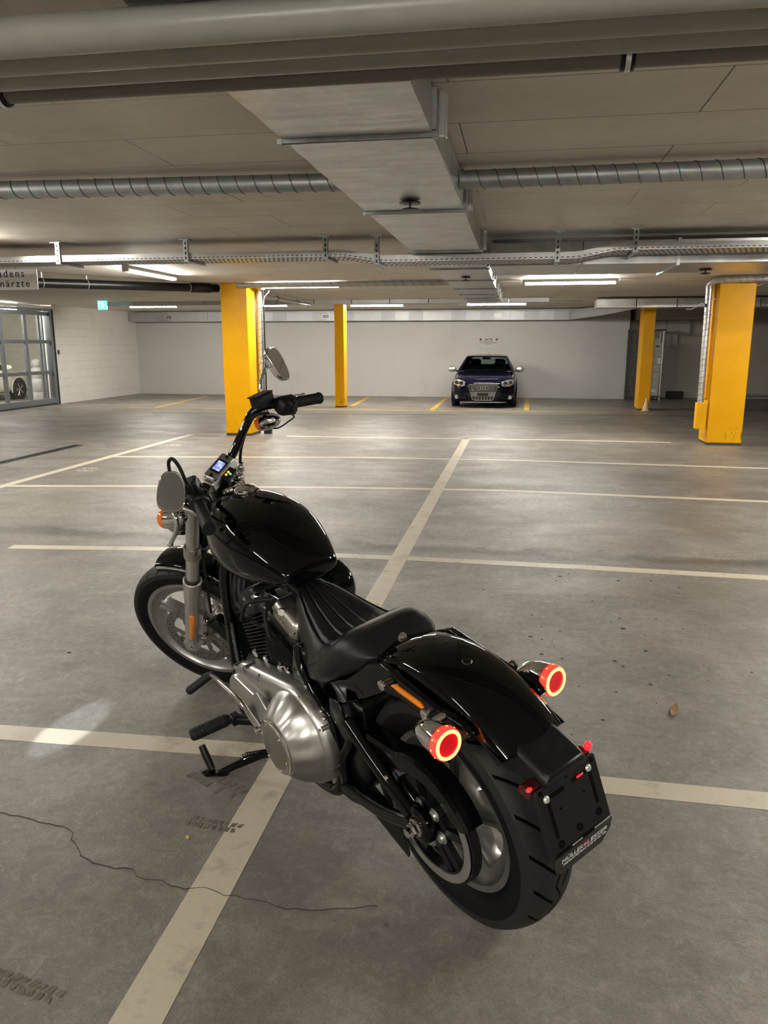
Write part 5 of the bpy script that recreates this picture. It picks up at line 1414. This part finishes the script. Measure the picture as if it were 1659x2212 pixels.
# ---------------- steered front end
FA = V3(1.63, 0, .332); FD = V3(-.5, 0, sqrt(3) / 2)
for s in (1, -1):
    o = FA + Y * (.115 * s)
    m = M().lathe([(.001, -.048), (.020, -.047), (.026, -.040), (.028, -.01), (.0285, .06), (.030, .24), (.033, .30), (.0355, .345), (.0365, .372), (.030, .376), (.026, .370)], o, FD, 36)
    m.box(o + V3(.0, 0, -.012), (.05, .052, .05)); fl_ = sp(m, 'fork_slider', 'satin_silver', ang=40)
    sp(M().lathe([(.024, .366), (.031, .374), (.031, .384), (.026, .388)], o, FD, 32), 'dust_seal', 'rubber', fl_)
    sp(M().lathe([(.001, .012), (.009, .011), (.011, .006), (.011, 0)], o + Y * (s * .022) + V3(-.004, 0, -.012), V3(0, s, 0), 6), 'pinch_bolt', 'chrome', fl_)
    sp(M().cyl(o + FD * .36, o + FD * .76, .0245, n=32), 'fork_tube', 'satin_silver')
    m = M().lathe([(.026, -.026), (.031, -.026), (.033, -.018), (.033, .016), (.030, .026), (.026, .026)], o + FD * .535, FD, 32, closed=True); m.torus(o + FD * .505, FD, .0275, .004, 28, 8); sp(m, 'fork_clamp', 'machined_aluminium')
    m = M(); rg = []
    for f in (0, .04, .96, 1):
        c = o + FD * (.055 + .142 * f) + Y * (s * .026) + V3(-.012, 0, -.007); e = 1 if .01 < f < .99 else .6
        rg.append([c + V3(.866, 0, .5) * (x * .011 * e) + Y * (s * y) for x, y in ((-1, 0), (-.9, .006), (-.4, .011), (.4, .011), (.9, .006), (1, 0))])
    sp(M().loft(rg), 'fork_reflector', 'amber_plastic', fl_)
    m = M().loft([[o + FD * z + V3(.866, 0, .5) * (-.03 + a) + Y * (-s * .010 + b) for a, b in ((-.02, -.012), (.012, -.012), (.012, .012), (-.02, .012))] for z in (.06, .09, .16, .19)]); sp(m, 'caliper_lug', 'satin_silver', fl_)
# brake caliper on the left, behind the slider
m = M().box(FA + FD * .115 + Y * .078 + V3(-.105, 0, -.06), (.06, .055, .11), Matrix.Rotation(radians(25), 3, 'Y')); cal = sp(m, 'brake_caliper', 'black_satin', bevel=.012, seg=3)
for zo in (.07, .165): sp(M().lathe([(.001, .012), (.008, .011), (.010, .006), (.010, -.01)], FA + FD * zo + Y * .120 + V3(-.055, 0, -.03), Y, 14), 'caliper_bolt', 'chrome', cal)
sp(M().tube([FA + FD * .15 + V3(-.08, .09, 0), FA + FD * .26 + V3(-.08, .10, .02), FA + FD * .42 + V3(-.05, .09, .02), FA + FD * .60 + V3(-.03, .06, .02)], .005, n=8, k=5), 'brake_hose', 'rubber')
m = M().loft([[FA + FD * .535 + V3(.866, 0, .5) * a + Y * y + FD * b for a, b in ((-.045, -.015), (.035, -.015), (.035, .015), (-.045, .015))] for y in (-.10, -.05, .05, .10)]); sp(m, 'lower_yoke', 'black_satin', bevel=.006)
m = M().loft([[FA + FD * .755 + V3(.866, 0, .5) * a + Y * y + FD * b for a, b in ((-.06, -.012), (.03, -.012), (.03, .012), (-.06, .012))] for y in (-.145, -.10, .10, .145)]); sp(m, 'upper_yoke', 'polished_aluminium', bevel=.008)
for s in (1, -1): sp(M().lathe([(.001, .036), (.018, .034), (.024, .028), (.026, .0), (.026, -.02)], FA + Y * (.115 * s) + FD * .76, FD, 28), 'fork_cap', 'satin_silver')
# front fender
def ff_prof(f):
    w = .062
    return [(w, .330), (w, .345), (w * .95, .356), (w * .78, .364), (w * .4, .369), (0, .371), (-w * .4, .369), (-w * .78, .364), (-w * .95, .356), (-w, .345), (-w, .330)]
m = M(); arc_skin(m, 1.63, .332, ff_prof, radians(86), radians(164), 34, .0025); ff = sp(m, 'front_fender', 'black_gloss', ang=50)
for s in (1, -1):
    m = M().tube([V3(1.63 + cos(radians(a)) * .352, s * .064, .332 + sin(radians(a)) * .352) for a in range(88, 116, 4)], .006, n=8); sp(m, 'fender_bracket', 'chrome', ff)
# headlight
m = M().lathe([(.001, -.085), (.04, -.080), (.068, -.055), (.080, -.015), (.083, .02), (.083, .045), (.076, .05)], V3(1.385, 0, .895), V3(1, 0, .02), 44); hl = sp(m, 'headlight', 'black_gloss')
sp(M().lathe([(.083, .040), (.088, .046), (.088, .060), (.078, .062)], V3(1.385, 0, .895), V3(1, 0, .02), 44), 'headlight_ring', 'chrome', hl)
sp(M().lathe([(.078, .058), (.05, .072), (.001, .078)], V3(1.385, 0, .895), V3(1, 0, .02), 44), 'headlight_glass', 'headlamp_clear', hl)
# risers, gauge
m = M()
for s in (1, -1): m.cyl(V3(1.205, s * .045, .975), V3(1.19, s * .045, 1.035), .024, .022)
m.loft([[V3(1.185 + a, y, 1.038 + b) for a, b in ((-.034, -.020), (.02, -.026), (.034, .0), (.022, .024), (-.012, .030), (-.034, .012))] for y in (-.085, -.07, .07, .085)])
ris = sp(m, 'riser', 'polished_aluminium', bevel=.005)
gn = V3(-.62, 0, .78).normalized(); gu = V3(0, -1, 0); gb = gu.cross(gn); gb = gb if gb.z > 0 else -gb
GO = V3(1.166, -.006, 1.066)
gm = Matrix((gu, gb, gn)).transposed()
sp(M().prism(rr(.070, .024, .010), GO, gu, gb, gn, -.012, .004), 'gauge_housing', 'chrome', ris, bevel=.003)
sp(M().prism(rr(.036, .0185, .004), GO + gu * -.002, gu, gb, gn, .003, .0055), 'gauge_bezel', 'black_matte', ris)
sp(M().prism(rr(.025, .0135, .002), GO + gu * -.002, gu, gb, gn, .005, .0063), 'gauge_screen', 'screen', ris)
for e in (-1, 1): sp(M().lathe([(.001, .009), (.006, .008), (.007, .003)], GO + gu * (e * .056), gn, 14), 'riser_bolt', 'black_satin', ris)
GL = GO - gb * .040 + gn * -.012
sp(M().prism(rr(.034, .015, .004), GL, gu, gb, gn, -.014, .004), 'lamp_panel', 'black_plastic', ris, bevel=.002)
for q, mt in ((-.012, 'led_amber_dot'), (.004, 'led_amber_dot'), (.0, 'lamp_green_dot')):
    sp(M().lathe([(.001, .007), (.004, .0065), (.0045, .003)], GL + gu * q + gb * (.004 if mt != 'lamp_green_dot' else -.006), gn, 14), 'warning_light', mt, ris)
m = M().ball(V3(1.15, -.055, .985), (.022, .020, .018), 14, 10); m.ball(V3(1.15, .03, .985), (.020, .022, .020), 14, 10); m.tube([V3(1.16, -.09, .98), V3(1.13, -.02, .965), V3(1.13, .06, .97), V3(1.15, .11, .955)], .006, n=10, k=5); m.ball(V3(1.155, -.095, 1.0), (.014, .014, .016), 12, 8); m.torus(V3(1.15, -.02, .985), V3(0, 0, 1), .024, .006, 24, 8)
sp(m, 'yoke_fittings', 'chrome')
sp(M().cyl(V3(1.16, .02, .99), V3(1.15, .02, 1.03), .022, .025), 'ignition_switch', 'black_plastic')
# handlebar with grips
LI, LE = V3(1.055, .275, 1.102), V3(.943, .402, 1.088)
RI, RE = V3(.968, -.275, 1.138), V3(.923, -.402, 1.083)
m = M().tube([LI, V3(1.075, .245, 1.118), V3(1.10, .215, 1.145), V3(1.125, .175, 1.125), V3(1.165, .13, 1.07), V3(1.187, .09, 1.040), V3(1.19, .0, 1.036), V3(1.187, -.09, 1.040), V3(1.165, -.125, 1.065), V3(1.12, -.17, 1.120), V3(1.083, -.205, 1.158), V3(1.035, -.235, 1.163), RI], .0158, n=18, k=6)
hb = sp(m, 'handlebar', 'black_gloss')
for i, e, s in ((LI, LE, 1), (RI, RE, -1)):
    d = (e - i).normalized()
    m = M().tube([i, i.lerp(e, .05), i.lerp(e, .10), i.lerp(e, .94), i.lerp(e, .965), i.lerp(e, 1.0)], [.024, .025, .0195, .0205, .0225, .021], n=24); sp(m, 'grip', 'rubber', hb)
    # switch housing
    c = i - d * .022
    u, w = perp(d)
    z = V3(0, 0, 1); z = (z - d * z.dot(d)).normalized(); xf_ = d.cross(z)
    if xf_.x > 0: xf_ = -xf_
    rg = []
    for f, k in ((-.038, .72), (-.030, 1.0), (.0, 1.05), (.026, 1.08), (.034, .82)):
        rg.append([c + d * f + xf_ * (a * k) + z * (b * k) for a, b in ((.030, -.022), (.033, .0), (.026, .022), (.008, .031), (-.018, .028), (-.028, .010), (-.026, -.018), (-.006, -.034), (.018, -.036))])
    sh = sp(M().loft(rg), 'switch_housing', 'black_plastic', hb, ang=50)
    m = M()
    for f, b in ((-.012, .008), (.014, .008), (.002, -.020)): m.box(c + d * f + xf_ * .034 + z * b, (.012, .014, .016), Matrix((xf_, d, z)).transposed())
    sp(m, 'switch_button', 'black_satin', hb, bevel=.002)
    # lever
    fwd_ = -xf_
    if s > 0:
        m = M().tube([c + fwd_ * .03 - d * .03, V3(1.115, .30, 1.120), V3(1.095, .345, 1.135), V3(1.080, .37, 1.108), V3(1.10, .372, 1.072), V3(1.160, .365, 1.020)], [.009, .009, .008, .0075, .007, .008], n=12, k=5); m.ball(V3(1.163, .365, 1.017), .011, 14, 10)
    else:
        m = M().tube([c + fwd_ * .03 - d * .03, c + fwd_ * .055 + d * .02 + z * .006, c + fwd_ * .06 + d * .09 + z * .012, c + fwd_ * .055 + d * .135 + z * .012], [.009, .009, .007, .007], n=12, k=5); m.ball(c + fwd_ * .055 + d * .137 + z * .012, .010, 14, 10)
    sp(m, 'lever', 'chrome', hb)
# clutch perch and brake reservoir
d = (RE - RI).normalized()
m = M().box(V3(1.030, -.215, 1.196), (.046, .080, .040), Matrix.Rotation(radians(-12), 3, 'Z') @ Matrix.Rotation(radians(12), 3, 'X')); res = sp(m, 'brake_reservoir', 'black_plastic', bevel=.005)
sp(M().box(V3(1.028, -.214, 1.218), (.050, .086, .006), Matrix.Rotation(radians(-12), 3, 'Z') @ Matrix.Rotation(radians(12), 3, 'X')), 'reservoir_cap', 'black_satin', res, bevel=.003)
sp(M().box(V3(1.09, .232, 1.145), (.045, .06, .04), Matrix.Rotation(radians(30), 3, 'Z')), 'clutch_perch', 'black_plastic', bevel=.008, seg=3)
# mirrors
def mirror(c, n_, along, stem, L, Wd, name='mirror'):
    n_ = n_.normalized(); a = (along - n_ * along.dot(n_)).normalized(); b = n_.cross(a)
    def outline(k, h):
        out = []
        for i in range(36):
            t_ = 2 * pi * i / 36; x, y = cos(t_), sin(t_)
            x = math.copysign(abs(x) ** .72, x); y = math.copysign(abs(y) ** .72, y)
            taper = 1.0 - .16 * x
            out.append(c + a * (x * L * k) + b * (y * Wd * taper * k) + n_ * h)
        return out
    m = M().loft([outline(.25, -.030), outline(.65, -.026), outline(.92, -.014), outline(1.0, .0), outline(1.0, .004), outline(.965, .0065), outline(.90, .005), outline(.89, .002)]); mi = sp(m, name, 'chrome', ang=50)
    sp(M().loft([outline(.90, .0025), outline(.90, .0062)]), 'mirror_glass', 'mirror_glass', mi)
    sp(M().tube(stem, [.0075, .006, .006, .0055, .0055], n=12, k=5), 'mirror_stem', 'chrome', mi)
mirror(V3(1.022, .385, 1.222), V3(-.72, .62, .31), V3(-.07, -.597, .799), [V3(1.09, .25, 1.16), V3(1.095, .29, 1.19), V3(1.07, .34, 1.21), V3(1.055, .365, 1.215), V3(1.045, .368, 1.215)], .061, .040)
mirror(V3(1.012, -.365, 1.258), V3(-.934, -.122, .305), V3(-.44, .315, -.843), [V3(1.04, -.245, 1.225), V3(1.035, -.262, 1.25), V3(1.02, -.30, 1.276), V3(1.02, -.335, 1.268), V3(1.030, -.36, 1.258)], .067, .042)
# front signals under the bar
for c, s in ((V3(1.185, .285, 1.062), 1), (V3(1.075, -.245, 1.098), -1)):
    dd = V3(1, 0, .05).normalized()
    m = M().lathe([(.001, -.060), (.012, -.056), (.023, -.042), (.031, -.018), (.034, .006), (.034, .016)], c, dd, 34); m.tube([c + V3(-.005, 0, .025), c + V3(-.005, -s * .015, .06)], .010, n=10)
    sg = sp(m, 'front_signal', 'chrome'); sp(M().lathe([(.0345, .012), (.0345, .026), (.03, .034), (.001, .038)], c, dd, 34), 'amber_lens', 'amber_lens', sg)
# cables
m = M().tube([V3(1.06, .27, 1.14), V3(1.03, .30, 1.19), V3(1.004, .33, 1.215), V3(.999, .33, 1.272), V3(1.008, .33, 1.300), V3(1.028, .33, 1.290), V3(1.045, .33, 1.255), V3(1.09, .31, 1.20), V3(1.16, .24, 1.10), V3(1.22, .12, .95), V3(1.20, .06, .82)], .0055, n=10, k=6); sp(m, 'clutch_cable', 'rubber')
m = M().tube([V3(1.03, -.22, 1.14), V3(1.078, -.185, 1.148), V3(1.165, -.17, 1.055), V3(1.218, -.17, .969), V3(1.238, -.168, .905), V3(1.245, -.16, .86), V3(1.24, -.10, .78)], .0055, n=10, k=6); sp(m, 'throttle_cable', 'rubber')
m = M().torus(V3(1.21, -.168, .975), V3(.3, 0, 1), .010, .003, 16, 6); m.tube([V3(1.21, -.16, .975), V3(1.19, -.10, .985)], .0025, n=6); sp(m, 'cable_guide', 'chrome')
sp(M().tube([V3(1.0, -.27, 1.11), V3(.985, -.29, 1.08), V3(1.01, -.285, 1.065), V3(1.05, -.25, 1.06), V3(1.07, -.21, 1.10)], .003, n=8, k=5), 'signal_wire', 'rubber')
